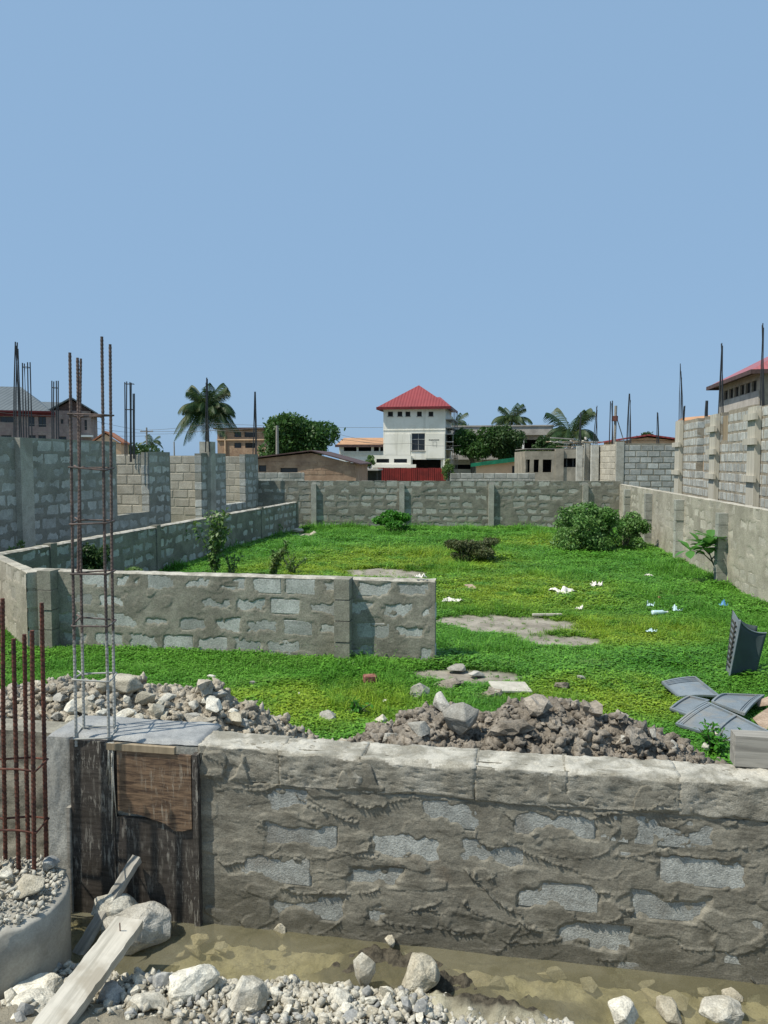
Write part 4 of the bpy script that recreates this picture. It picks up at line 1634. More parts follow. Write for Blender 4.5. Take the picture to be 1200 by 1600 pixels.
# second wall behind the back wall (far lot)
def far_wall(name, label, pxA, pxB, ytop, Y, mat='mortar_green', bl=.45, bh=.23, rows=3, bm='block_cool'):
    A, B = atY(pxA, ytop, Y), atY(pxB, ytop, Y)
    H = A.z
    t, L = wall_thing(name, label, (A.x, A.y, 0), (B.x, B.y, 0))
    blocks = layout(L, H, bl, bh, .03, (), H - rows * bh - .05, 5, H - math.floor(H / bh) * bh)
    put_blocks(t, blocks, bl, bh, .15, bm, 51 + int(pxA), .03)
    MB().box(.004, L - .004, .008, .14, -.05, H - .02).build('mortar', mat, t)
    return t


far_wall('boundary_wall', 'short piece of block wall just behind the back wall, left of the shed door', 396, 475, 738, 29)
far_wall('boundary_wall', 'block wall behind the back wall before the cream green-edged house', 704, 836, 739, 31)


# ------------------------------------------------------------------ buildings
def window(t, h, y=.12, frame='frame_dark', glass='dark_glass', nx=2, nz=1, fw=.05, name='window'):
    a, b, c, d = h
    mb = MB()
    mb.box(a, b, y, y + .05, c, c + fw).box(a, b, y, y + .05, d - fw, d)
    mb.box(a, a + fw, y, y + .05, c + fw, d - fw).box(b - fw, b, y, y + .05, c + fw, d - fw)
    for k in range(1, nx):
        x = a + (b - a) * k / nx
        mb.box(x - fw / 2, x + fw / 2, y + .003, y + .047, c + fw, d - fw)
    for k in range(1, nz):
        z = c + (d - c) * k / nz
        mb.box(a + fw, b - fw, y + .006, y + .044, z - fw / 2, z + fw / 2)
    w = mb.build(name, frame, t)
    MB().box(a + .01, b - .01, y + .02, y + .028, c + .01, d - .01).build('pane', glass, w)
    return w


def shell(t, x0, x1, H, depth, holes, wall, th=.2, name='wall', inner='room_shade', floor=True, z0=-.05):
    """four walls and a lid; the front one with real openings"""
    holed(x0, x1, z0, H, holes, 0, th).build(name, wall, t)
    MB().box(x0, x0 + th, th + .002, depth, z0, H).build(name, wall, t)
    MB().box(x1 - th, x1, th + .002, depth, z0, H).build(name, wall, t)
    MB().box(x0 + th + .002, x1 - th - .002, depth - th, depth, z0, H).build(name, wall, t)
    if floor:
        MB().box(x0 + .01, x1 - .01, .01, depth - .01, H + .002, H + .12).build('ceiling_slab', wall, t)


def hip_roof(t, x0, x1, y0, y1, z, rise, over, mat, fas, ridge=None, th=.12):
    """hip roof with eaves and fascia; ridge = (xa, xb) or apex"""
    a, b, c, d = x0 - over, x1 + over, y0 - over, y1 + over
    ym = (c + d) / 2
    ra_, rb_ = ridge if ridge else ((a + b) / 2 - .01, (a + b) / 2 + .01)
    vs = [(a, c, z), (b, c, z), (b, d, z), (a, d, z), (ra_, ym, z + rise), (rb_, ym, z + rise)]
    r = mesh_obj('roof', vs, [(0, 1, 5, 4), (1, 2, 5), (2, 3, 4, 5), (3, 0, 4), (3, 2, 1, 0)], mat, t)
    mb = MB()
    mb.box(a - .02, b + .02, c - .03, c - .004, z - th, z + .03).box(a - .02, b + .02, d + .004, d + .03, z - th, z + .03)
    mb.box(a - .03, a - .004, c, d, z - th, z + .03).box(b + .004, b + .03, c, d, z - th, z + .03)
    mb.build('fascia', fas, r)
    MB().box(a, b, c, d, z - .05, z - .03).build('soffit', fas, r)
    return r


# --- unfinished building beyond the left wall
def left_building():
    d0 = Vector((-6.4, 12.8)) - Vector((2.3, 12.2)) * (2.4 / 12.4)
    ang = math.atan2(12.2, 2.3)
    f = Face(d0, ang)
    xe = f.x(403)
    t = thing('unfinished_house', 'roofless unfinished house of grey blocks beyond the left wall', 'house', (d0.x, d0.y, 0), ang)
    H = 2.62
    zt = f.z(300, 697)
    fw = bpy.data.objects.new('facade', None)
    COL.objects.link(fw)
    fw.parent = t
    holes = []
    h1 = f.rect(181, 232, 600, 806)
    holes.append((h1[0], h1[1], f.z(206, 803), 9))
    h2 = f.rect(266, 315, 600, 900)
    holes.append((h2[0], h2[1], .05, 9))
    h3 = f.rect(352, 383, 600, 788)
    holes.append((h3[0], h3[1], f.z(367, 789), 9))
    # upper course only on the left part
    xs = f.x(183)
    holes.append((xs, 99, H - .22, 9))
    block_wall(fw, xe, H, .43, .235, .2, 'block_blue', 'mortar_green2', 61, .03, holes, .024, .92, 4, .8, .30, .007, .012, 0, .003)
    # cast columns
    for (p0, p1, ytop, mt) in ((12, 43, 684, 'concrete_col'), (315, 331, 690, 'concrete_col'), (383, 404, 699, 'mortar_green')):
        a, b = f.x(p0), f.x(p1)
        zz = f.z((p0 + p1) / 2, ytop)
        if p0 == 383:
            continue
        a = b - .34
        MB().box(a, b, -.11, .21, -.05, zz).build('column', mt, t)
    # partitions seen through the openings: they face the camera and catch the sun
    for (x, dep, hh) in ((h1[1] + .05, 2.6, H - .25), (h2[1] + .30, 3.0, H - .26), (h3[1] + .25, 2.6, H - .26), (f.x(150), 4.0, H - .1)):
        p = bpy.data.objects.new('partition', None)
        COL.objects.link(p)
        p.parent = t
        p.location = (x, dep, 0)
        p.rotation_euler = (0, 0, -math.pi / 2)
        block_wall(p, dep - .22, hh, .43, .235, .15, 'block_sunlit', 'mortar_sunlit', 63 + int(x), .02, (), 0, .5, 0, 1, .7)
    # reveal column behind first opening
    MB().box(h1[0] + .30, h1[0] + .5, .5, .7, 0, zt - .12).build('column', 'concrete_col', t)
    # back wall of the house
    MB().box(0, xe, 4.0, 4.15, -.05, H - .3).build('rear_wall', 'mortar_green', t)
    MB().box(xe - .15, xe, .21, 3.99, -.05, H - .28).build('end_wall', 'mortar_green', t)
    return f, t


LF, LB = left_building()


def starter(name, label, bars, foot, Y, rad=.011, ties=(), mat='rebar_far', group=None):
    """column starter bars: bars = tips in pixels, foot = feet in pixels, all at depth Y"""
    c = atY(sum(b[0] for b in foot) / len(foot), max(b[1] for b in foot), Y)
    t = thing(name, label, 'rebar', c, 0, group)
    r = random.Random(int(c.x * 100))
    P = []
    for k, (b, q) in enumerate(zip(bars, foot)):
        yo = (-.09, .09)[k % 2]
        A, B = atY(q[0], q[1], Y + yo), atY(b[0], b[1], Y + yo)
        mb = MB()
        mb.tube([A - c - Vector((0, 0, .25)), (A + B) / 2 - c + Vector((r.uniform(-.01, .01), 0, 0)), B - c], rad, 6)
        mb.build('bar', mat, t)
        P.append((A - c, B - c))
    for py in ties:
        z = atY(foot[0][0], py, Y).z - c.z
        pts = []
        for (a, b) in P:
            pts.append(a.lerp(b, (z - a.z) / (b.z - a.z)))
        mx_, my_ = sum(q.x for q in pts) / len(pts), sum(q.y for q in pts) / len(pts)
        pts = sorted(pts, key=lambda p: math.atan2(p.y - my_, p.x - mx_))
        mb = MB()
        mb.tube(pts + [pts[0]], .006, 5)
        mb.build('tie', mat, t)
    return t


def line_y(px):
    """depth of the left house front at a pixel column"""
    return 8.813 / (.1885 - (px - 600) / 1200)


starter('starter_bars', 'tall bundled starter bars on the left house corner column, meeting in a point', [(24, 534), (27, 535), (25, 540), (28, 545)], [(21, 690), (24, 690), (31, 690), (34, 690)], line_y(30) + .3, .011)
starter('starter_bars', 'four straight starter bars just right of the pointed bundle', [(35, 567), (38, 568), (43, 566), (47, 566)], [(37, 690), (41, 690), (45, 690), (50, 690)], line_y(45) + 1.6, .011, (574,))
starter('starter_bars', 'four straight starter bars before the grey-roofed house', [(81, 595), (84, 596), (88, 595), (91, 595)], [(81, 690), (84, 690), (88, 690), (92, 690)], line_y(85) + 2.5, .012, (606,))
starter('starter_bars', 'starter bar group with a dark bar standing in the left house', [(195, 597), (198, 596), (203, 597), (205, 598), (208, 615), (210, 615)], [(195, 695), (198, 695), (203, 705), (205, 705), (208, 700), (210, 700)], line_y(200) + .9, .013, (600, 640))
starter('starter_bars', 'dark starter bars in front of the left coconut palm', [(323, 590), (324, 592), (322, 598)], [(321, 692), (325, 692), (327, 692)], line_y(322) + .1, .016)
starter('starter_bars', 'pointed starter bars at the far corner of the left house', [(398, 612), (399, 612), (398, 616)], [(395, 700), (401, 700), (399, 700)], line_y(400) + .1, .017)


# --- two-storey house with grey roof, far left
def apartment_left():
    Y = 68
    p = atY(-60, 720, Y)
    f = Face((p.x, p.y), R(17))
    t = thing('apartment_house', 'two-storey unpainted house with grey hipped roof behind the left house', 'house', (p.x, p.y, 0), R(17))
    x0, x1, xm = f.x(-60), f.x(144), f.x(88)
    H = f.z(60, 643)
    wins = [f.rect(0, 22, 651, 660), f.rect(44, 54, 651, 666), f.rect(60, 72, 651, 667), f.rect(95, 99, 655, 662), f.rect(107, 110, 655, 666), f.rect(132, 136, 656, 672),
            f.rect(2, 18, 680, 690), f.rect(46, 56, 680, 700), f.rect(60, 72, 680, 700), f.rect(92, 104, 682, 700)]
    shell(t, x0, x1, H, 9, wins, 'pink_block')
    for w in wins:
        window(t, w, .1, 'frame_dark', 'dark_glass', 2)
    # main hip
    rx0, rx1 = x0, f.x(72)
    zr = f.z(20, 615)
    hip_roof(t, rx0, rx1, 0, 9, H, zr - H + 1.0, .6, 'roof_grey', 'fascia_maroon', (f.x(-30), f.x(24)))
    # lower ridge and right gable facing us
    xa, xb = f.x(84), x1
    zg = f.z(120, 623)
    xm = (xa + xb) / 2
    vs = [(xa - .5, -.4, H - .1), (xm, -.4, zg), (xb + .6, -.4, H - .2), (xa - .5, 9, H - .1), (xm, 9, zg), (xb + .6, 9, H - .2)]
    vs += [(v[0], v[1], v[2] + .14) for v in vs]
    mesh_obj('roof', vs, [(6, 7, 10, 9), (7, 8, 11, 10), (0, 3, 4, 1), (1, 4, 5, 2), (0, 1, 7, 6), (1, 2, 8, 7), (0, 6, 9, 3), (2, 5, 11, 8), (3, 9, 10, 4), (4, 10, 11, 5)], 'roof_grey', t)
    mesh_obj('gable', [(xa, .15, H + .12), (xb, .15, H + .12), (xm, .15, zg - .15), (xa, .3, H + .12), (xb, .3, H + .12), (xm, .3, zg - .15)], [(0, 1, 2), (5, 4, 3), (0, 2, 5, 3), (1, 4, 5, 2), (0, 3, 4, 1)], 'fascia_brown', t)
    vs = [(f.x(55), 1.0, H + .15), (f.x(100), 1.0, H + .15), (f.x(118), 4.6, zg - .02), (f.x(52), 4.6, zg - .02), (f.x(55), 8.5, H + .15), (f.x(118), 8.5, H + .15)]
    mesh_obj('roof', vs, [(0, 1, 2, 3), (3, 2, 5, 4), (0, 3, 4), (1, 5, 2), (0, 4, 5, 1)], 'roof_grey', t)
    MB().box(x0 - .3, f.x(88), -.16, -.01, H - .45, H - .05).build('fascia', 'fascia_maroon', t)
    # small canopy on the right side
    MB().box(x1 + .02, x1 + .9, -.3, 2, H - .35, H - .22).build('canopy', 'fascia_brown', t)
    MB().box(f.x(128), x1 + .15, -.5, -.01, f.z(136, 683), f.z(136, 680)).build('ledge', 'white_paint', t)


apartment_left()


def small_gable(name, label, pxa, pxb, apx, apy, eave_y, Y, roof, wall, ang=R(-8), depth=6, over=.35, holes_px=(), eave_yr=None, rth=.1):
    p = atY(pxa, 720, Y)
    f = Face((p.x, p.y), ang)
    t = thing(name, label, 'house', (p.x, p.y, 0), ang)
    x0, x1 = f.x(pxa), f.x(pxb)
    H0, H1 = f.z(pxa, eave_y), f.z(pxb, eave_yr or eave_y)
    xa, za = f.xz(apx, apy)
    H = min(H0, H1)
    holes = [f.rect(*h) for h in holes_px]
    holed(x0, x1, -.05, H, holes, 0, .2).build('wall', wall, t)
    for h in holes:
        window(t, h, .1, 'frame_dark', 'dark_glass', 1)
    mesh_obj('gable', [(x0, 0, H + .002), (x1, 0, H + .002), (x1, 0, H1 - .06), (xa, 0, za - .1), (x0, 0, H0 - .06), (x0, .2, H + .002), (x1, .2, H + .002), (x1, .2, H1 - .06), (xa, .2, za - .1), (x0, .2, H0 - .06)],
             [(0, 1, 2, 3, 4), (9, 8, 7, 6, 5), (1, 6, 7, 2), (2, 7, 8, 3), (3, 8, 9, 4), (4, 9, 5, 0)], wall, t)
    for x in (x0, x1 - .2):
        MB().box(x, x + .2, .21, depth, -.05, H).build('wall', wall, t)
    MB().box(x0 + .21, x1 - .21, depth - .2, depth, -.05, H).build('wall', wall, t)
    s0, s1 = (za - H0) / (xa - x0), (za - H1) / (x1 - xa)
    vs = [(x0 - over, -over, H0 - s0 * over), (xa, -over, za), (x1 + over, -over, H1 - s1 * over)]
    vs += [(v[0], depth + over, v[2]) for v in vs]
    vs += [(v[0], v[1], v[2] + rth) for v in vs]
    mesh_obj('roof', vs, [(6, 7, 10, 9), (7, 8, 11, 10), (3, 4, 1, 0), (4, 5, 2, 1), (0, 1, 7, 6), (1, 2, 8, 7), (0, 6, 9, 3), (2, 5, 11, 8), (3, 9, 10, 4), (4, 10, 11, 5)], roof, t)
    return f, t


small_gable('small_house', 'small orange-roofed house beside the grey-roofed one', 143, 190, 165, 676, 692, 48, 'rust_roof', 'plaster_cream', R(10), 3, .12)


# brown block shed with a shallow gable behind the back wall
fs_, sh = small_gable('block_shed', 'brown block shed with shallow gable roof behind the back wall', 380, 556, 487, 705, 718, 42, 'fascia_brown', 'brown_block', R(-4), 7, .25, ((404, 416, 727, 737), (438, 465, 731, 738)), 724, .06)
blk = layout(fs_.x(556), 3.2, .46, .24, .03, [(-9, -5, 0, 9)], 1.45, 9)
_p = [(a, b, c, d) for (a, b, c, d) in blk if d < fs_.z(470, 719) - .02 and b < fs_.x(555) and a > fs_.x(404) and not any(a < h[1] and b > h[0] and c < h[3] and d > h[2] for h in (fs_.rect(404, 416, 727, 737), fs_.rect(438, 465, 731, 738)))]
put_blocks(sh, [(a, b, c, d) for a, b, c, d in _p], .46, .24, .03, 'brown_block', 15, .03, .006, -.012)


# three-storey brown frame house behind the palm
def frame_house():
    Y = 115
    p = atY(338, 720, Y)
    f = Face((p.x, p.y), R(-8))
    t = thing('frame_house', 'brown unfinished multi-storey house behind the left palm', 'house', (p.x, p.y, 0), R(-8))
    H = f.z(370, 672)
    wins = [f.rect(*w) for w in ((343, 353, 675, 683), (366, 377, 675, 683), (382, 399, 675, 683), (366, 377, 692, 700), (383, 399, 692, 700))]
    shell(t, f.x(340), f.x(416), H, 9, wins, 'brown_block')
    for w in wins:
        window(t, w, .14, 'frame_dark', 'dark_glass', 1)
    MB().box(f.x(336), f.x(418), -.6, 9.6, H + .13, H + .35).build('roof_slab', 'fascia_brown', t)
    MB().box(f.x(352), f.x(353.5), -.3, -.01, 0, H).build('column', 'plaster_cream', t)
    MB().box(f.x(340), f.x(416), -.25, -.01, f.z(370, 688), f.z(370, 686)).build('floor_band', 'plaster_cream', t)


frame_house()


# long orange-roofed building left of the white house
def verandah_house():
    Y = 118
    p = atY(528, 720, Y)
    f = Face((p.x, p.y), R(-6))
    t = thing('verandah_house', 'long orange-roofed house with white verandah columns left of the white house', 'house', (p.x, p.y, 0), R(-6))
    H = f.z(565, 697)
    op = [f.rect(*w) for w in ((537, 557, 698, 705), (560, 580, 698, 705), (584, 592, 698, 705), (594, 600, 698, 705))]
    shell(t, f.x(530), f.x(602), H, 8, op, 'white_paint')
    MB().box(f.x(530) + .25, f.x(602) - .25, 2.0, 2.1, .2, H - .1).build('interior_shade', 'room_shade', t)  # dark sheet painted as the shade behind the verandah
    a, b, z0, z1 = f.x(526), f.x(604), H + .13, f.z(565, 688)
    vs = [(a, -.8, z0), (b, -.8, z0), (b, 9, z0), (a, 9, z0), (a + .5, 4, z1 + .5), (b - .5, 4, z1 + .5)]
    mesh_obj('roof', vs, [(0, 1, 5, 4), (1, 2, 5), (2, 3, 4, 5), (3, 0, 4), (3, 2, 1, 0)], 'orange_roof', t)
    MB().box(a - .1, b + .1, -.9, -.81, z0 - .3, z0 + .1).build('fascia', 'fascia_brown', t)
    mb = MB()
    x = f.x(531)
    while x < f.x(600):
        mb.box(x, x + .12, -.15, -.05, f.z(560, 712), f.z(560, 706))
        x += .3
    mb.box(f.x(530), f.x(601), -.16, -.04, f.z(560, 706.0), f.z(560, 705.2))
    mb.build('balustrade', 'white_paint', t)


verandah_house()


# --- the white house with the red roof
def white_house():
    Y = 77
    p = atY(598, 720, Y)
    ang = SITE
    f = Face((p.x, p.y), ang)
    t = thing('white_house', 'tall cream white house with red metal hip roof behind the back wall', 'house', (p.x, p.y, 0), ang)
    x0, x1 = f.x(599), f.x(695.5)
    H = f.z(650, 638)
    z = lambda py: f.z(650, py)
    sm = [f.rect(a, b, 643, 650.5) for a, b in ((606, 614), (621, 628.5), (633.5, 641), (651.5, 659), (669.5, 677))]
    big = f.rect(643, 664, 677, 704)
    gar = f.rect(642, 692, 718, 730.5)
    gar = (gar[0], gar[1], 0.05, gar[3])
    dep = 7.0
    shell(t, x0, x1, H, dep, sm + [big, gar], 'plaster_white', .22)
    MB().box(x0 + .25, x1 - .25, 3.0, 3.1, .05, H - .1).build('interior_shade', 'room_shade', t)  # dark sheet standing in for the shaded rooms
    MB().box(x0 + .25, x1 - .25, .3, 2.95, z(714), z(712)).build('floor_slab', 'plaster_grey', t)
    for h in sm:
        window(t, h, .16, 'frame_dark', 'room_shade', 1, 1, .04)  # panes painted with the darkness of the room
    for h in sm + [big]:
        MB().box(h[0] - .06, h[1] + .06, -.07, .1, h[2] - .07, h[2] - .004).build('sill', 'plaster_grey', t)
    w = window(t, big, .14, 'steel_grey', 'dark_glass', 2, 1, .05)
    MB().box(big[0] + .05, big[1] - .05, .13, .2, z(687), z(686)).build('transom', 'steel_grey', t)
    # raised bands and lower panels
    MB().box(x0 + .15, f.x(641), -.05, -.003, z(711), z(678)).build('render_panel', 'plaster_white', t)
    MB().box(f.x(665), x1 - .05, -.05, -.003, z(716), z(677.5)).build('render_panel', 'plaster_white', t)
    MB().box(x0 - .02, x1 + .02, -.04, -.002, z(672.5), z(671)).build('string_course', 'plaster_white', t)
    # low front annex with two slit openings
    a0, a1 = f.x(581, 725, -1.2), f.x(642, 725, -1.2)
    az = z(711.5)
    slits = [f.rect(588, 608, 717, 723, -1.2), f.rect(615.5, 636, 717, 723, -1.2)]
    an = holed(a0, a1, -.05, az, slits, -1.2, -1.0)
    an.build('annex_wall', 'plaster_white', t)
    MB().box(a0, a0 + .2, -.998, -.06, -.05, az).build('annex_wall', 'plaster_white', t)
    MB().box(a1 - .2, a1, -.998, -.06, -.05, z(713)).build('annex_wall', 'plaster_white', t)
    for h in slits:
        MB().box(h[0], h[1], -1.08, -1.06, h[2], h[3]).build('louvre', 'dark_glass', t)
    MB().box(a0 + .02, f.x(650, 728, -1.3), -1.34, -1.22, z(730.5), z(725.5)).build('parapet', 'plaster_white', t)
    MB().box(x1 - .45, x1 - .1, .3, .6, 0, z(718)).build('column', 'plaster_white', t)
    # roof: steep hip, with the lower right shoulder
    over = .55
    zr = H + .12
    apx = f.x(647)
    rise = f.z(647, 602, dep / 2) - zr
    a, b, c, d = x0 - over, x1 + over, -over, dep + over
    ym = dep / 2
    r = mesh_obj('roof', [(a, c, zr), (b, c, zr), (b, d, zr), (a, d, zr), (apx, ym, zr + rise)], [(0, 1, 4), (1, 2, 4), (2, 3, 4), (3, 0, 4), (3, 2, 1, 0)], 'roof_red', t)
    # shoulder wing roof on the right
    sz = f.z(680, 620.5, ym - .6)
    xa, xb = f.x(664), f.x(682)
    vs = [(xa - 1.2, c + .02, zr + .02), (b + .02, c + .02, zr + .02), (b + .02, d - .02, zr + .02), (xa - 1.2, d - .02, zr + .02), (xa - .6, ym, sz), (xb + .05, ym - .6, sz)]
    mesh_obj('roof_shoulder', vs, [(0, 1, 5, 4), (1, 2, 5), (2, 3, 4, 5), (3, 0, 4), (3, 2, 1, 0)], 'roof_red', t)
    mb = MB().box(a - .05, b + .05, c - .06, c - .004, zr - .24, zr + .02).box(b + .025, b + .07, c, d, zr - .24, zr + .02).box(a - .07, a - .004, c, d, zr - .24, zr + .02)
    mb.build('fascia', 'fascia_maroon', t)
    MB().box(a, b, c, d, zr - .1, zr - .06).build('soffit', 'fascia_maroon', t)
    # painted emblem and illegible line of writing on the wall
    e = f.rect(670, 686, 686.5, 688.5, -.055)
    mb = MB()
    rr = random.Random(2)
    x = e[0]
    while x < e[1]:
        w_ = rr.uniform(.05, .10)
        mb.box(x, min(x + w_, e[1]), -.062, -.054, e[2] + rr.uniform(0, .03), e[3] - rr.uniform(0, .02))
        x += w_ + .03
    mb.build('painted_lettering', 'frame_dark', t)
    q = f.rect(675, 682.5, 690, 699, -.055)
    mb = MB()
    a_, b_, c_, d_ = q
    g = .03
    mb.box(a_, b_, -.06, -.054, d_ - g, d_).box(b_ - g, b_, -.061, -.054, c_, d_ - g).box(a_ + .08, a_ + .08 + g, -.061, -.054, c_ + .1, d_ - g).box(a_ + .11, b_ - g, -.061, -.054, c_ + .15, c_ + .15 + g)
    mb.build('painted_emblem', 'steel_grey', t)
    # dark side verandah with poles on the right flank
    xs = x1 + .02
    mb = MB()
    for zz in (z(655), z(668), z(678), z(690), z(702), z(716)):
        mb.box(xs + .005, xs + .75, .4, dep - .5, zz - .07, zz + .03)
    mb.build('balcony_slab', 'plaster_grey', t)
    mb = MB()
    for yy in (.5, 2.2, 4, 5.8):
        mb.tube([(xs + .70, yy, 0), (xs + .70, yy, z(640))], .035, 6)
    mb.build('scaffold_pole', 'steel_grey', t)
    return t


white_house()


# red corrugated metal fence before the white house
def red_fence():
    Y = 64
    p = atY(590.5, 720, Y)
    f = Face((p.x, p.y), SITE)
    t = thing('metal_fence', 'dark red corrugated metal panel fence before the white house', 'fence', (p.x, p.y, 0), SITE)
    x1 = f.x(696.5)
    H = f.z(640, 731)
    n = 12
    for k in range(n):
        a, b = x1 * k / n, x1 * (k + 1) / n
        xs = np.linspace(a + .01, b - .01, 13)
        vs, fs = [], []
        for i, x in enumerate(xs):
            y = (-.02, 0, 0, -.02)[i % 4] - .01 * (k % 2)
            vs += [(x, y, 0), (x, y, H - .03 * ((k * 7) % 3) * .5), (x, y + .004, 0), (x, y + .004, H - .03 * ((k * 7) % 3) * .5)]
        for i in range(12):
            q = i * 4
            fs += [(q, q + 4, q + 5, q + 1), (q + 2, q + 3, q + 7, q + 6), (q + 1, q + 5, q + 7, q + 3)]
        mesh_obj('panel', vs, fs, 'container_red', t)
    for k in range(n + 1):
        MB().box(x1 * k / n - .03, x1 * k / n + .03, .01, .07, 0, H + .02).build('post', 'fascia_maroon', t)
    MB().box(0, x1, .072, .1, H - .12, H - .04).build('rail', 'fascia_maroon', t)


red_fence()


# shelter between shed and red fence
def shelter():
    Y = 55
    p = atY(555, 720, Y)
    f = Face((p.x, p.y), R(-6))
    t = thing('lean_to', 'small dark lean-to shelter between the brown shed and the red fence', 'shelter', (p.x, p.y, 0), R(-6))
    z = f.z(575, 733)
    MB().box(f.x(553), f.x(592), -.4, 2.6, z - .1, z).build('roof', 'plaster_grey', t)
    for px in (556, 572, 588):
        MB().box(f.x(px), f.x(px) + .1, 0, .1, 0, z - .1).build('post', 'frame_dark', t)
    MB().box(f.x(553), f.x(590), 2.4, 2.5, 0, z - .1).build('back_wall', 'frame_dark', t)


shelter()


# balcony house behind the trees
def balcony_house():
    Y = 88
    p = atY(700, 720, Y)
    f = Face((p.x, p.y), SITE)
    t = thing('balcony_house', 'grey two-storey house with arched balcony behind the garden trees', 'house', (p.x, p.y, 0), SITE)
    z = lambda py: f.z(790, py)
    H = z(682)
    op = [f.rect(*w) for w in ((712, 730, 688, 708), (740, 765, 688, 708), (808, 815, 686, 706), (818, 848, 687, 706), (705, 735, 726, 733))]
    shell(t, f.x(702), f.x(858), H, 9, op, 'plaster_grey')
    MB().box(f.x(702) + .3, f.x(858) - .3, 2.5, 2.6, .1, H - .1).build('interior_shade', 'room_shade', t)  # dark sheet painted as shade behind the balcony openings
    MB().box(f.x(700), f.x(863), -1.0, 9.3, H + .13, z(667)).build('parapet', 'plaster_grey', t)
    MB().box(f.x(699), f.x(864.5), -1.1, 9.4, z(667), z(665)).build('coping', 'plaster_grey', t)
    MB().box(f.x(700), f.x(836), -1.3, -.01, z(718), z(711)).build('balcony_slab', 'plaster_grey', t)
    mb = MB()
    x = f.x(703)
    while x < f.x(832):
        mb.box(x, x + .06, -1.25, -1.19, z(711), z(704.5))
        x += .24
    mb.build('railing', 'white_paint', t)
    for px in (815.5, 848):
        MB().box(f.x(px), f.x(px) + .22, -.9, -.68, z(711), H + .1).build('column', 'white_paint', t)


balcony_house()


# cream house with green roof edge
def cream_house():
    Y = 58
    p = atY(737, 720, Y)
    f = Face((p.x, p.y), SITE)
    t = thing('cream_house', 'low cream house with sloping green roof edge behind the back wall', 'house', (p.x, p.y, 0), SITE)
    x0, x1 = f.x(744), f.x(826)
    za, zb = f.z(744, 722), f.z(826, 713)
    w = f.rect(800, 822, 728, 741)
    holed(x0, x1, -.05, w[3], [w], 0, .2).build('wall', 'plaster_cream', t)
    mesh_obj('wall', [(x0, 0, w[3] + .001), (x1, 0, w[3] + .001), (x1, 0, zb - .03), (x0, 0, za - .03), (x0, .2, w[3] + .001), (x1, .2, w[3] + .001), (x1, .2, zb - .03), (x0, .2, za - .03)],
             [(0, 1, 2, 3), (7, 6, 5, 4), (1, 5, 6, 2), (0, 3, 7, 4), (3, 2, 6, 7), (0, 4, 5, 1)], 'plaster_cream', t)
    window(t, w, .1, 'frame_dark', 'dark_glass', 2)
    MB().box(x0, x0 + .2, .21, 5, -.05, za - .2).build('wall', 'plaster_cream', t)
    MB().box(x1 - .2, x1, .21, 5, -.05, za - .2).build('wall', 'plaster_cream', t)
    xl, zl = f.xz(736, 724)
    xr, zr = f.xz(828, 711.5)
    mesh_obj('roof', [(xl, -.35, zl - .0), (xr, -.35, zr), (xr, 5.3, zr), (xl, 5.3, zl), (xl, -.35, zl - .26), (xr, -.35, zr - .34), (xr, 5.3, zr - .34), (xl, 5.3, zl - .26)],
             [(0, 1, 2, 3), (0, 4, 5, 1), (1, 5, 6, 2), (2, 6, 7, 3), (3, 7, 4, 0), (4, 7, 6, 5)], 'green_fascia', t)


cream_house()


# unfinished block frame with loose timbers on top
def open_frame():
    Y = 44
    p = atY(821, 720, Y)
    # left part turned towards us, right part running away
    f = Face((p.x, p.y), R(-3))
    t = thing('unfinished_house', 'low unfinished house of bare concrete frames with loose timbers on top', 'house', (p.x, p.y, 0), R(-3))
    z = lambda py: f.z(860, py)
    H = z(705)
    xl, xm, xr = f.x(820), f.x(869), f.x(957)
    w1 = [f.rect(a, b, 718, 738) for a, b in ((822, 828), (834, 842), (848, 862))]
    holed(xl, xm, -.05, H, w1, 0, .2).build('wall', 'raw_block', t)
    w2 = [f.rect(872, 953, 716, 730)]
    holed(xm + .002, xr, -.05, H + .1, w2, .06, .26).build('wall', 'raw_block', t)
    MB().box(xm - .05, xm + .42, -.03, .25, -.05, H + .12).build('column', 'raw_block', t)
    MB().box(xl, xl + .2, .21, 5, -.05, H).build('wall', 'raw_block', t)
    MB().box(xr - .2, xr, .27, 5, -.05, H).build('wall', 'raw_block', t)
    MB().box(xl + .21, xr - .21, 4.8, 5, -.05, H - .4).build('wall', 'raw_block', t)
    MB().box(xl + .02, xr - .02, .28, 4.9, H + .12, H + .16).build('shade_deck', 'timber_grey', t)  # deck added to keep the sun out of the rooms
    MB().box(xl + .25, xr - .3, 1.6, 1.7, 0, H - .1).build('interior_shade', 'room_shade', t)  # dark sheet painted as the interior shade
    for px in (876, 886, 896, 925):
        MB().box(f.x(px), f.x(px) + .07, .3, .36, w2[0][2], w2[0][3]).build('window_bar', 'frame_dark', t)
    MB().box(xm + .5, xr - .3, 2.2, 2.3, 0, w2[0][2] + .35).build('interior_shade', 'room_shade', t)  # second dark sheet, shade behind the wide opening
    r = random.Random(6)
    for k in range(24):
        px = r.uniform(868, 950)
        a = Vector((f.x(px), r.uniform(.2, 4), H + .20 + r.uniform(0, .5)))
        b = a + Vector((r.uniform(-2.4, 2.4), r.uniform(-.7, .7), r.uniform(-.18, .18)))
        b.x = min(max(b.x, f.x(862)), f.x(953))
        MB().beam(a, b, r.uniform(.08, .2), .05).build('roof_timber', r.choice(['timber_pale', 'plaster_grey', 'timber_brown']), t)
    # small coloured blocks of the left wall
    return t


open_frame()


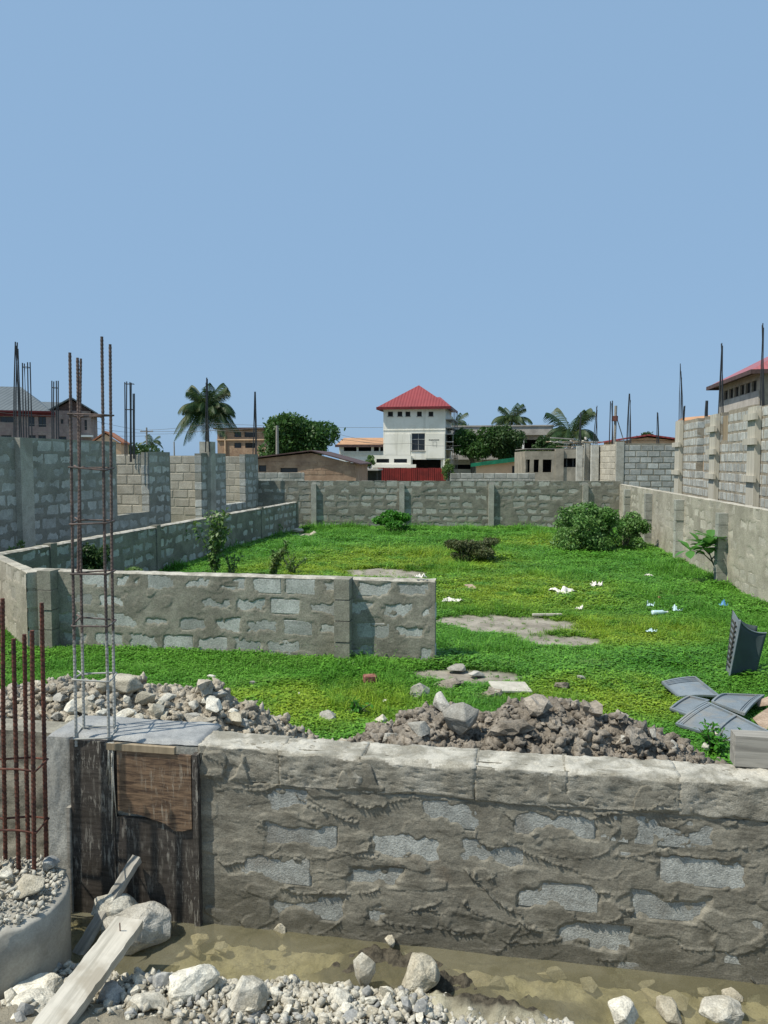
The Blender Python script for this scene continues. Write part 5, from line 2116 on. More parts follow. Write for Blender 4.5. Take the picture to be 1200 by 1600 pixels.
# free concrete columns with bars behind the back wall
def free_column(pxa, pxb, ytop, Y, tips, label, blabel):
    a, b = atY(pxa, ytop, Y), atY(pxb, ytop, Y)
    t = thing('concrete_column', label, 'column', ((a.x + b.x) / 2, Y, 0), R(-6))
    w = (b.x - a.x) / 2
    zt = a.z
    MB().box(-w, w, -w, w, -.05, zt).build('shaft', 'concrete_pale', t)
    starter('starter_bars', blabel, tips, [(pxa + 2, ytop), (pxb - 2, ytop), ((pxa + pxb) / 2, ytop)][:len(tips)], Y, .016)


free_column(901, 910, 697, 33, [(908, 645), (907, 644), (908, 650)], 'left of two slim grey concrete columns behind the back wall', 'starter bars on the left slim concrete column')
free_column(924, 935, 695, 32, [(933, 634), (932, 636), (933, 640)], 'right of two slim grey concrete columns behind the back wall', 'starter bars on the right slim concrete column')


# --- grey block house behind the right corner
def corner_house():
    Y = 30
    p = atY(975, 720, Y)
    f = Face((p.x, p.y), R(-5))
    t = thing('unfinished_house', 'roofless blue-grey block room behind the right corner of the plot', 'house', (p.x, p.y, 0), R(-5))
    H = f.z(1010, 692)
    L = f.x(1062)
    fw = bpy.data.objects.new('facade', None)
    COL.objects.link(fw)
    fw.parent = t
    block_wall(fw, L, H, .45, .235, .15, 'block_blue', 'mortar_mid', 71, .035, (), 0, .5, 0, 1, 1.1)
    MB().box(-.30, -.006, -.02, .3, -.05, H + .05).build('column', 'concrete_col', t)
    # side running away to the left
    sd_ = bpy.data.objects.new('side_wall', None)
    COL.objects.link(sd_)
    sd_.parent = t
    xl = f.x(957)
    sd_.location = (-.31 - .46, 3.2, 0)
    sd_.rotation_euler = (0, 0, math.atan2(-3.1, .46))
    block_wall(sd_, 3.12, H - .02, .45, .235, .15, 'block_sunlit', 'mortar_sunlit', 73, .03, (), 0, .5, 0, 1, 1.1)
    MB().box(-.98, -.78, 3.1, 3.4, -.05, H + .05).build('column', 'concrete_col', t)
    MB().box(L - .15, L, .16, 4, -.05, H - .05).build('wall', 'mortar_mid', t)
    return f, t


corner_house()
starter('starter_bars', 'dark starter bars on the corner column of the blue-grey room', [(983, 615), (984, 615), (983, 620), (985, 625)], [(979, 690), (986, 690), (981, 690), (984, 690)], 30.3, .016)
starter('starter_bars', 'starter bars above the middle of the blue-grey room', [(1027, 644), (1028, 645), (1028, 650)], [(1026, 694), (1030, 694), (1028, 694)], 33, .016)
starter('starter_bars', 'thick pale bundled bars left of the blue-grey room', [(954, 627), (957, 626), (956, 630)], [(952, 690), (956, 690), (958, 690)], 33.3, .022)
pole = thing('timber_prop', 'leaning timber post with small box beside the bundled bars', 'post', atY(960, 700, 33.6), 0)
b_ = pole.location
MB().tube([(0, 0, -.5), (.03, 0, atY(961, 634, 33.6).z - b_.z)], .06, 7).build('post', 'timber_grey', pole)
MB().box(-.12, .1, -.1, .1, atY(960, 658, 33.6).z - b_.z, atY(960, 650, 33.6).z - b_.z).build('box', 'brick_red', pole)
MB().tube([(.05, 0, atY(961, 650, 33.6).z - b_.z), (.6, .1, -.2)], .02, 6).build('brace', 'timber_grey', pole)
# red-roofed low house further back
small_gable('small_house', 'low house with plain red roof behind the blue-grey room', 968, 1062, 1012, 681, 688, 52, 'roof_red', 'plaster_cream', R(-6), 6, .4)


# --- unfinished house beyond the right wall
def right_building():
    U0 = 5.05
    va, vb = 25.6, 15.2
    A, B = S(U0, va), S(U0, vb)
    A, L, ang = seg(A, B)
    f = Face((A.x, A.y), ang)
    t = thing('unfinished_house', 'unfinished blue-grey block house with timber-boarded piers beyond the right wall', 'house', (A.x, A.y, 0), ang)
    H = 3.46
    fw = bpy.data.objects.new('facade', None)
    COL.objects.link(fw)
    fw.parent = t
    zz = lambda px, py: f.z(px, py)
    holes = [(f.x(1088), f.x(1099), zz(1093, 752), 9), (f.x(1125), f.x(1136), zz(1130, 688), 9), (f.x(1136), f.x(1138), 9, 10), (f.x(1176), 99, H - .1, 9)]
    holes += [(f.x(1100), f.x(1124), H - .24, 9)]
    block_wall(fw, L, H, .33, .24, .2, 'block_blue', 'mortar_brown', 81, .04, holes, 0, .5, 0, 1, 1.25, .006, .014, 0, .004)
    # timber boarded piers with cross battens
    r = random.Random(9)
    for (p0, p1, y0, y1, bat) in ((1059, 1067, 658, 768, (695, 738)), (1114, 1124, 648, 776, (671, 706, 744)), (1174, 1188, 636, 786, (652, 690, 748))):
        a, b = f.x(p0), f.x(p1)
        m = (a + b) / 2
        w = max(.16, (b - a) / 2)
        za, zb = 0.0, f.z((p0 + p1) / 2, y0)
        MB().box(m - w, m + w, -.10, -.012, za, zb).build('pier_board', 'timber_pale', t)
        MB().box(m + w + .004, m + w + .03, -.13, -.01, za, zb - .1).build('pier_board', 'timber_pale', t)
        for py in bat:
            z_ = f.z((p0 + p1) / 2, py)
            MB().box(m - w - .12, m + w + .1, -.17, -.103, z_ - .07, z_ + .07).build('batten', 'timber_pale', t)
    a, b = f.x(1126), f.x(1134)
    MB().box(a, b, .03, .07, f.z(1130, 688), f.z(1130, 650)).build('formwork_panel', 'timber_brown', t)
    # return walls into the house
    for x in (f.x(1099) + .02, f.x(1140), f.x(1176)):
        p = bpy.data.objects.new('partition', None)
        COL.objects.link(p)
        p.parent = t
        p.location = (x, 2.6, 0)
        p.rotation_euler = (0, 0, -math.pi / 2)
        block_wall(p, 2.38, H - .02, .42, .24, .15, 'block_blue', 'mortar_brown', 83 + int(x), .04, (), 0, .5, 0, 1, 1.9)
    MB().box(0, L, 2.65, 2.8, -.05, H - .9).build('rear_wall', 'mortar_mid', t)


right_building()


def ry(px):
    t = (px - 600) / 1200
    return 5.1 / (.985 * t - .1736)


starter('starter_bars', 'pointed starter bars on the far boarded pier of the right house', [(1063, 568), (1063, 570), (1064, 580), (1065, 590)], [(1061, 660), (1066, 660), (1068, 660), (1063, 660)], ry(1063) - .0, .012)
starter('starter_bars', 'pointed starter bars on the middle boarded pier of the right house', [(1128, 536), (1127, 537), (1128, 545), (1129, 540)], [(1122, 648), (1131, 648), (1125, 648), (1128, 648)], ry(1122), .012)
starter('starter_bars', 'tallest starter bars on the nearest boarded pier of the right house', [(1192, 505), (1191, 508), (1193, 512), (1192, 510)], [(1188, 636), (1195, 636), (1191, 636), (1193, 636)], ry(1184), .012)
starter('starter_bars', 'short dark bar bundle left of the middle boarded pier', [(1104, 626), (1105, 626)], [(1102, 662), (1105, 662)], ry(1110) + 2, .03)
starter('starter_bars', 'short bar pair beside the far boarded pier', [(1069, 635), (1070, 634)], [(1068, 664), (1069, 664)], ry(1075) + 1.5, .02)


# --- far right house with red roof
def apartment_right():
    Y = 62
    p = atY(1121, 720, Y)
    ang = R(-100)
    f = Face((p.x, p.y), ang)
    t = thing('apartment_house', 'large unpainted house with pinkish red roof at the upper right edge', 'house', (p.x, p.y, 0), ang)
    x0, x1 = 0.0, f.x(1188, 600)
    H = f.z(1124, 606)
    wins, low = [], []
    for a, b in ((1131, 1137), (1139, 1145.5), (1147.5, 1154), (1156, 1163), (1165, 1172.5), (1174.5, 1182)):
        k = ((a + b) / 2 - 1134) / 45
        wins.append(f.rect(a, b, 608 - k * 14.5, 624 - k * 12))
        low.append(f.rect(a, b, 640 - k * 8, 656 - k * 5))
    top, bot = max(w[3] for w in wins) - .1, sum(w[2] for w in wins) / len(wins)
    wins = [(w[0], w[1], bot, top) for w in wins]
    l1 = sum(w[3] for w in low) / len(low)
    low = [(w[0], w[1], l1 - 1.2, l1) for w in low]
    shell(t, x0, x1, H, 9, wins + low, 'raw_block')
    for w in wins + low:
        window(t, w, .14, 'frame_dark', 'dark_glass', 1)
    MB().box(x0 + .2, x1 - .1, -.06, -.004, bot - 1.0, bot - .06).build('render_band', 'plaster_grey', t)
    hip_roof(t, x0, x1, 0, 9, H + .12, 2.9, .8, 'roof_pink', 'fascia_brown', (x0 + 4.5, x1 - 4.5), .25)


apartment_right()
small_gable('small_house', 'tan roof corner of a house behind the right house blocks', 1104, 1118, 1112, 651, 655, 50, 'orange_roof', 'plaster_cream', R(14), 3, .1)


# ------------------------------------------------------------------ vegetation
def leaf_soup(C_, D, N, Ls, W):
    """C_ centres, D direction, N normal (n,3); lengths and widths -> quad soup, each leaf slightly folded"""
    S_ = np.cross(D, N)
    S_ /= np.linalg.norm(S_, axis=1, keepdims=True) + 1e-9
    N = np.cross(S_, D)
    a = C_ - D * Ls[:, None] * .5
    b = C_ + S_ * W[:, None] * .5 + N * W[:, None] * .12
    c = C_ + D * Ls[:, None] * .5 - N * Ls[:, None] * .12
    d = C_ - S_ * W[:, None] * .5 + N * W[:, None] * .12
    V = np.stack([a, b, c, d], 1).reshape(-1, 3)
    F_ = np.arange(len(C_) * 4).reshape(-1, 4)
    return V, F_


def unit(r, n):
    v = r.normal(size=(n, 3))
    return v / np.linalg.norm(v, axis=1, keepdims=True)


def clump_points(r, n, clumps, shell_=.55):
    """points in uneven ball clumps: clumps = list (x,y,z,rx,rz)"""
    c = np.array(clumps)
    w = (c[:, 3] ** 2 * c[:, 4])
    k = r.choice(len(c), n, p=w / w.sum())
    d = unit(r, n)
    rad = r.uniform(shell_, 1.0, n) ** .6 * (1 + .16 * r.normal(size=n) * (r.random(n) < .3))
    P = c[k, :3] + d * rad[:, None] * np.stack([c[k, 3], c[k, 3], c[k, 4]], 1)
    return P, d


def crown(name, parent, clumps, n, leaf, mat, seed, up=.4, wl_=.5, shell_=.5):
    r = np.random.default_rng(seed)
    P, d = clump_points(r, n, clumps, shell_)
    D = d * .6 + unit(r, n) * .7 + np.array([0, 0, -.15])
    D /= np.linalg.norm(D, axis=1, keepdims=True)
    N = unit(r, n) * .8 + d * .4 + np.array([0, 0, up])
    Ls = leaf * r.uniform(.6, 1.3, n)
    V, F_ = leaf_soup(P, D, N, Ls, Ls * wl_)
    o = soup_mesh(name, V, F_, mat, parent)
    return o


def sub_clumps(r, rx, rz, zc, n, s=(.28, .5), flat=1.0):
    """irregular crown made of clumps inside an ellipsoid"""
    out = []
    for k in range(n):
        d = unit(r, 1)[0]
        q = r.uniform(.35, .80)
        sz = r.uniform(*s)
        out.append((d[0] * rx * q, d[1] * rx * q, zc + d[2] * rz * q, rx * sz, rz * sz * flat))
    return out


def tree(name, label, px, py_base, Y, rx, rz, zc, n, leaf, mat, seed, nclump=22, trunk_r=.25, group=None, zlo=None):
    r = np.random.default_rng(seed)
    p = atY(px, 720, Y)
    t = thing(name, label, 'tree', (p.x, p.y, 0), 0, group)
    cl = sub_clumps(r, rx, rz, zc, nclump)
    mb = MB()
    mb.tube([(0, 0, -.1), (.05, .03, zc * .35), (-.04, 0, zc * .7), (0, 0, zc)], [trunk_r * 1.3, trunk_r, trunk_r * .8, trunk_r * .4], 8)
    tr = mb.build('trunk', 'bark', t, True)
    mb = MB()
    for c in cl[:12]:
        mb.tube([(0, 0, zc * .5), (c[0] * .45, c[1] * .45, zc * .5 + (c[2] - zc * .5) * .6), (c[0], c[1], c[2])], [trunk_r * .5, trunk_r * .3, trunk_r * .1], 5)
    mb.build('limb', 'bark', t, True)
    crown('crown', t, cl, n, leaf, mat, seed)
    return t


tree('mango_tree', 'broad round dark green tree behind the brown shed', 464, 705, 62, 3.3, 2.2, 3.85, 16000, .34, 'leaf_mango', 3, 34)
tree('garden_tree', 'wide dark tree before the balcony house, right of the white house', 738, 705, 78, 2.7, 2.0, 4.2, 9000, .34, 'leaf_mango', 5, 22)
tree('garden_tree', 'second dark tree touching the balcony house parapet', 783, 705, 77, 2.2, 1.8, 3.9, 7000, .34, 'leaf_tree', 6, 20)
tree('garden_tree', 'loose bush tree at the right end of the balcony house', 858, 690, 72, 1.5, 1.3, 3.3, 2600, .34, 'leaf_tree', 7, 12)
tree('garden_tree', 'low spreading tree below the balcony house roof, left of the loose timbers', 838, 700, 70, 2.0, .8, 2.6, 2600, .36, 'leaf_palm', 8, 14)
tree('far_tree', 'small round tree showing above the plain red roof', 1009, 676, 80, 1.2, .9, 4.3, 2500, .3, 'leaf_tree', 9, 12)
tree('far_tree', 'low dark tree behind the small orange-roofed house', 205, 690, 60, 2.0, .8, 2.9, 2600, .3, 'leaf_tree', 10, 14)
tree('garden_tree', 'slim pale shrub beside the right end of the red fence', 701, 735, 60, .55, .9, 1.5, 700, .22, 'leaf_weed', 11, 8, .06)
tree('garden_tree', 'small pale plant left of the white house annex', 578, 712, 62, .5, .6, 2.3, 600, .22, 'leaf_weed', 12, 7, .06)
tree('far_tree', 'dark treetop between the balcony house and the white house', 716, 668, 100, 1.8, 1.2, 5.9, 2000, .4, 'leaf_tree', 13, 10)


def frond_mesh(seed, droop, L=1.0):
    """one coconut frond: arching rib and hanging leaflets"""
    r = random.Random(seed)
    mb = MB()
    n = 56
    pts = []
    for i in range(n + 1):
        s = i / n
        x = math.sin(min(s * 1.15, 1.2)) * L * .92
        z = droop[0] * s - droop[1] * s * s
        pts.append(Vector((x, 0, z * L)))
    mb.tube(pts, [.014 * (1 - .8 * i / n) for i in range(n + 1)], 4)
    for i in range(5, n + 1):
        s = i / n
        ll = L * .34 * (math.sin(math.pi * min(1, .16 + s * .86)) ** .6) * r.uniform(.85, 1.1)
        d = (pts[i] - pts[i - 1]).normalized()
        for sd_ in (-1, 1):
            side = Vector((0, sd_, 0))
            a = pts[i]
            dirv = (d * .55 + side * .75 + Vector((0, 0, -.35 - .5 * s + r.uniform(-.12, .12)))).normalized()
            tip = a + dirv * ll + Vector((0, 0, -.22 * ll))
            w = d * (.0085 * L)
            m = a + dirv * ll * .5
            mb.add([a - w * .6, a + w * .6, m + w, m - w, tip], [(0, 1, 2, 3), (3, 2, 4)])
    return mb


FR = []
for k, dr in enumerate(((.95, .55), (.65, .75), (.35, .85), (.0, .75), (-.45, .45), (.8, .9))):
    mb = frond_mesh(k, dr)
    me = bpy.data.meshes.new('frond')
    me.from_pydata(mb.v, [], mb.f)
    me.materials.append(M['leaf_palm'])
    FR.append(me)


def palm(label, px, crown_py, Y, fl, nf, seed, lean=.3, hang=2):
    r = random.Random(seed)
    p = atY(px, crown_py, Y)
    t = thing('coconut_palm', label, 'palm tree', (p.x - lean, p.y, 0), 0)
    h = p.z
    mb = MB()
    mb.tube([(0, 0, -.1), (lean * .2, 0, h * .3), (lean * .55, 0, h * .65), (lean, 0, h)], [.24, .17, .15, .13], 8)
    mb.build('trunk', 'bark', t, True)
    for k in range(nf):
        q = (k + .5) / nf
        kind = 0 if q < .22 else 5 if q < .4 else 1 if q < .58 else 2 if q < .75 else 3 if q < .9 else 4
        o = bpy.data.objects.new('frond', FR[kind])
        COL.objects.link(o)
        o.parent = t
        o.location = (lean, 0, h + .05)
        o.rotation_euler = (r.uniform(-.15, .15), r.uniform(-.15, .15) - (.35 if kind in (0,) else 0), k * 2.4 + r.uniform(-.3, .3))
        s = fl * r.uniform(.78, 1.12)
        o.scale = (s, s, s)
    mb = MB()
    for k in range(8):
        a = k * .8
        mb.add([(lean + .16 * math.cos(a) + x, .16 * math.sin(a) + y, h - .2 + z) for x, y, z in ((.12, 0, 0), (-.12, 0, 0), (0, .12, 0), (0, -.12, 0), (0, 0, .14), (0, 0, -.15))],
               [(0, 2, 4), (2, 1, 4), (1, 3, 4), (3, 0, 4), (2, 0, 5), (1, 2, 5), (3, 1, 5), (0, 3, 5)])
    mb.build('coconuts', 'leaf_dry', t)
    return t


palm('tall coconut palm rising behind the left unfinished house', 324, 640, 95, 4.4, 56, 1)
palm('coconut palm with yellowing fronds above the balcony house', 800, 656, 120, 3.6, 30, 2)
palm('coconut palm right of the balcony house, fronds pointing up', 892, 680, 80, 3.7, 26, 3)
palm('small far palm left of the garden trees beside the white house', 712, 662, 125, 2.6, 16, 5)
palm('small far palm at the left behind the wires', 238, 692, 90, 1.5, 12, 6)


# garden shrubs
def shrub(name, label, px, py, rx, rz, n, leaf, mat, seed, nclump=16, stems=14, wl_=.5, sp=.9, ry=None, tall=1.0):
    r = np.random.default_rng(seed)
    p = at(px, py, 0)
    t = thing(name, label, 'shrub' if name.endswith('shrub') else 'plant', (p.x, p.y, 0), 0)
    cl = []
    for k in range(nclump):
        a, q = r.uniform(0, 6.28), math.sqrt(r.random()) * .86
        x, y = math.cos(a) * q * rx, math.sin(a) * q * (ry or rx)
        hmax = rz * 2 * (1 - .45 * q ** 2)
        s = r.uniform(.18, .42)
        z = r.uniform(.22, 1.06) * hmax
        cl.append((x, y, min(z, hmax - rz * s * .6), rx * s, rz * s * .9))
    mb = MB()
    for k in range(stems):
        c = cl[k % len(cl)]
        mb.tube([(c[0] * .15, c[1] * .15, -.02), (c[0] * .6, c[1] * .6, c[2] * .55), (c[0], c[1], c[2] + c[4] * .6)], [.014, .010, .004], 5)
    mb.build('stem', 'stem', t)
    crown('foliage', t, cl, n, leaf, mat, seed, .5, wl_, .25)
    return t


shrub('leafy_shrub', 'big grey-green leafy shrub before the right rear corner', 918, 862, .98, .58, 9000, .085, 'leaf_bush', 21, 26, 24, .5, .9, .8)
shrub('leafy_shrub', 'smaller right lobe of the grey-green shrub by the right wall', 972, 858, .55, .50, 4200, .085, 'leaf_bush', 28, 16, 14)
shrub('leafy_shrub', 'bright green shrub at the foot of the back wall', 615, 834, .55, .36, 4200, .085, 'leaf_bright', 22, 16, 14)
shrub('dry_shrub', 'brownish dry shrub in the middle of the lawn', 737, 878, .62, .32, 4600, .09, 'leaf_dry', 23, 16, 26, .28)
shrub('dark_shrub', 'dark green shrub against the left boundary wall behind the cage', 155, 930, .40, .44, 4200, .06, 'leaf_tree', 24, 14, 12)
shrub('low_shrub', 'ragged low shrub at the near end of the left wall', 195, 928, .40, .22, 1700, .06, 'leaf_weed', 25, 10, 10)
shrub('low_shrub', 'weed tuft poking over the left wall before the unfinished house', 48, 933, .32, .56, 1600, .06, 'leaf_weed', 26, 8, 8)


def weed(label, px, py, h, n, leaf, seed, spread=.25, mat='leaf_weed', stems=7):
    """tall open weed: thin stems, leaves along them"""
    r = np.random.default_rng(seed)
    p = at(px, py, 0)
    t = thing('tall_weed', label, 'plant', (p.x, p.y, 0), 0)
    mb = MB()
    C_, D = [], []
    for k in range(stems):
        a = r.uniform(0, 6.28)
        q = r.uniform(.2, 1) * spread
        hh = h * r.uniform(.6, 1.0)
        tip = Vector((math.cos(a) * q, math.sin(a) * q, hh))
        mid = Vector((math.cos(a) * q * .35 + r.normal() * .02, math.sin(a) * q * .35, hh * .55))
        mb.tube([(0, 0, -.03), mid, tip], [.010, .007, .003], 5)
        for j in range(n // stems):
            s = r.uniform(.15, 1.0)
            c = Vector((0, 0, 0)).lerp(mid, s * 2) if s < .5 else mid.lerp(tip, (s - .5) * 2)
            dd = Vector(unit(r, 1)[0]) + Vector((0, 0, .2))
            dd.normalize()
            C_.append(c + dd * leaf * .6)
            D.append(dd)
    mb.build('stem', 'stem', t)
    C_, D = np.array(C_), np.array(D)
    N = unit(r, len(C_)) * .5 + np.array([0, 0, 1.0])
    Ls = leaf * r.uniform(.6, 1.3, len(C_))
    V, F_ = leaf_soup(C_, D, N, Ls, Ls * .5)
    soup_mesh('foliage', V, F_, mat, t)
    return t


weed('tall ragged weed in front of the left boundary wall', 335, 905, 1.40, 620, .11, 31, .42, 'leaf_weed', 12)
weed('smaller weed to the left of the tall ragged one', 285, 880, .9, 260, .10, 32, .35)
weed('sparse reddish weed just behind the middle wall', 362, 905, .55, 200, .07, 33, .35)
weed('upright weed behind the middle wall right of the reddish one', 425, 905, .85, 340, .10, 34, .3)
weed('low weed patch behind the middle wall', 455, 898, .45, 220, .07, 35, .35)
weed('weed in the corner by the left wall end', 430, 838, .5, 160, .09, 36, .25)
weed('small weed at the right foot of the clay heap', 1115, 1178, .22, 260, .05, 37, .22, 'leaf_bright', 12)
weed('small weed on the gap between the two heaps', 560, 1120, .16, 120, .05, 38, .12, 'leaf_bright', 8)


# young almond tree with large leaves at the right wall
def almond():
    p = at(1119, 911, 0)
    t = thing('almond_sapling', 'young tree with large rosettes of leaves by the right wall pier', 'tree', (p.x, p.y, 0), 0)
    Y = p.y
    q = lambda px, py, dy=0: atY(px, py, Y + dy) - p
    mb = MB()
    a, b = q(1122, 905) * 0, q(1113, 878)
    mb.tube([a, q(1119, 890), b, q(1108, 862)], [.022, .018, .014, .008], 7)
    mb.tube([b, q(1100, 866, -.1), q(1078, 860, -.15)], [.012, .009, .006], 6)
    mb.tube([q(1112, 874), q(1122, 862, .05), q(1126, 850, .1)], [.012, .009, .006], 6)
    mb.tube([q(1110, 868), q(1100, 858, .1), q(1095, 850, .1)], [.010, .008, .005], 6)
    mb.build('trunk', 'stem', t, True)
    r = random.Random(3)
    tips = [(q(1078, 860, -.15), 9, .30), (q(1104, 856, -.05), 11, .36), (q(1122, 846, -.05), 9, .34), (q(1092, 848, .0), 9, .30), (q(1110, 843, -.05), 10, .36)]
    # one broad leaf mesh shared by all leaves
    mb = MB()
    n = 6
    for i in range(n + 1):
        s = i / n
        w = .24 * (math.sin(math.pi * s ** 1.4) ** .8 if 0 < s < 1 else 0.02)
        z = .16 * s - .30 * s * s
        mb.v += [(s, -w, z + .04 * (w / .24)), (s, 0, z), (s, w, z + .04 * (w / .24))]
    for i in range(n):
        for k in range(2):
            mb.f.append((i * 3 + k, i * 3 + 3 + k, i * 3 + 4 + k, i * 3 + 1 + k))
    me = bpy.data.meshes.new('leaf')
    me.from_pydata(mb.v, [], mb.f)
    me.materials.append(M['leaf_almond'])
    for (c, k, s) in tips:
        for i in range(k):
            o = bpy.data.objects.new('leaf', me)
            COL.objects.link(o)
            o.parent = t
            o.location = c
            o.rotation_euler = (r.uniform(-.4, .4), r.uniform(-.75, .35), i * 2.4 + r.uniform(-.3, .3))
            z = s * r.uniform(.65, 1.15)
            o.scale = (z, z, z)


almond()


# ------------------------------------------------------------------ lawn: leaves of a low clover-like cover, instanced tufts
def tuft(seed, n, h, w, spread, broad=.55):
    r = random.Random(seed)
    mb = MB()
    for k in range(n):
        a = r.uniform(0, 6.28)
        b0 = Vector((r.uniform(-1, 1), r.uniform(-1, 1), 0)) * spread
        hh = h * r.uniform(.5, 1.1)
        d = Vector((math.cos(a), math.sin(a), 0))
        s = Vector((-d.y, d.x, 0))
        ww = w * r.uniform(.7, 1.2)
        p1 = b0 + d * hh * .25 + Vector((0, 0, hh * .6))
        p2 = b0 + d * hh * .75 + Vector((0, 0, hh * r.uniform(.75, 1.0)))
        if r.random() < broad:         # rounded leaf held on a stalk
            c = p2
            lw = ww * 1.7
            tl = Vector((0, 0, r.uniform(-.3, .5)))
            mb.add([c - d * lw, c + s * lw * .8, c + d * lw + tl * lw, c - s * lw * .8], [(0, 1, 2, 3)])
            mb.add([b0 - s * .002, b0 + s * .002, c], [(0, 1, 2)])
        else:
            mb.add([b0 - s * ww * .5, b0 + s * ww * .5, p1 + s * ww * .6, p1 - s * ww * .6, p2], [(0, 1, 2, 3), (3, 2, 4)])
    me = bpy.data.meshes.new('tuft')
    me.from_pydata(mb.v, [], mb.f)
    me.materials.append(M['grass'])
    return me


def grass_mat():
    t = NT('grass')
    r = t.n.new('ShaderNodeNewGeometry').outputs['Random Per Island']
    oi = t.n.new('ShaderNodeObjectInfo')
    pos = t.n.new('ShaderNodeNewGeometry').outputs['Position']
    col = t.mix(r, (.068, .225, .02, 1), (.17, .39, .046, 1))
    col = t.mix(t.ramp(t.noise(.9, 4, .6), .45, .65, 0, .55), col, (.05, .20, .012, 1))
    # the paler yellow-green weeds that grow around the bare patches
    tot = None
    for (px, py, ra_, rb_) in ((640, 876, 3.0, 3.0), (800, 925, 2.3, 2.4), (960, 985, 1.6, 1.2), (480, 1105, 1.4, .8), (520, 890, 2.6, 2.0), (960, 1090, 1.1, .8), (880, 850, 2.5, 2.0)):
        p = at(px, py)
        mp = t.mapping((1 / ra_, 1 / rb_, 0), (0, 0, 0), (-p.x / ra_, -p.y / rb_, 0))
        ln = t.n.new('ShaderNodeVectorMath')
        ln.operation = 'LENGTH'
        t.l.new(mp, ln.inputs[0])
        k = t.ramp(ln.outputs['Value'], .35, 1.15, 1, 0)
        tot = k if tot is None else t.math('MAXIMUM', tot, k)
    nz = t.ramp(t.noise(1.6, 5, .65), .30, .58)
    tot = t.math('MULTIPLY', tot, nz)
    yel = t.mix(r, (.18, .32, .02, 1), (.36, .45, .035, 1))
    col = t.mix(t.math('MULTIPLY', tot, .85), col, yel)
    dead = t.ramp(t.noise(1.3, 5, .7, t.mapping((1, 1, 1), (0, 0, 0), (31, 7, 0))), .56, .70, 0, .55)
    col = t.mix(t.math('MULTIPLY', dead, t.ramp(oi.outputs['Random'], .35, .75)), col, (.17, .16, .07, 1))
    col = t.gain(col, t.ramp(oi.outputs['Random'], 0, 1, .72, 1.28, False))
    # some tufts carry tiny pale flowers / pale undersides
    col = t.mix(t.ramp(r, .965, .97, 0, .6), col, (.42, .48, .34, 1))
    t.sin(t.b, 'Base Color', col)
    t.b.inputs['Roughness'].default_value = .5
    t.b.inputs['Specular IOR Level'].default_value = .3
    tr = t.n.new('ShaderNodeBsdfTranslucent')
    t.l.new(col, tr.inputs[0])
    mx = t.n.new('ShaderNodeMixShader')
    mx.inputs[0].default_value = .3
    t.l.new(t.b.outputs[0], mx.inputs[1])
    t.l.new(tr.outputs[0], mx.inputs[2])
    t.l.new(mx.outputs[0], t.n['Material Output'].inputs[0])
    return t.m


M['grass'] = grass_mat()


def in_seg_left(P, A, B, off=0.0):
    return (B[0] - A[0]) * (P[:, 1] - A[1]) - (B[1] - A[1]) * (P[:, 0] - A[0])


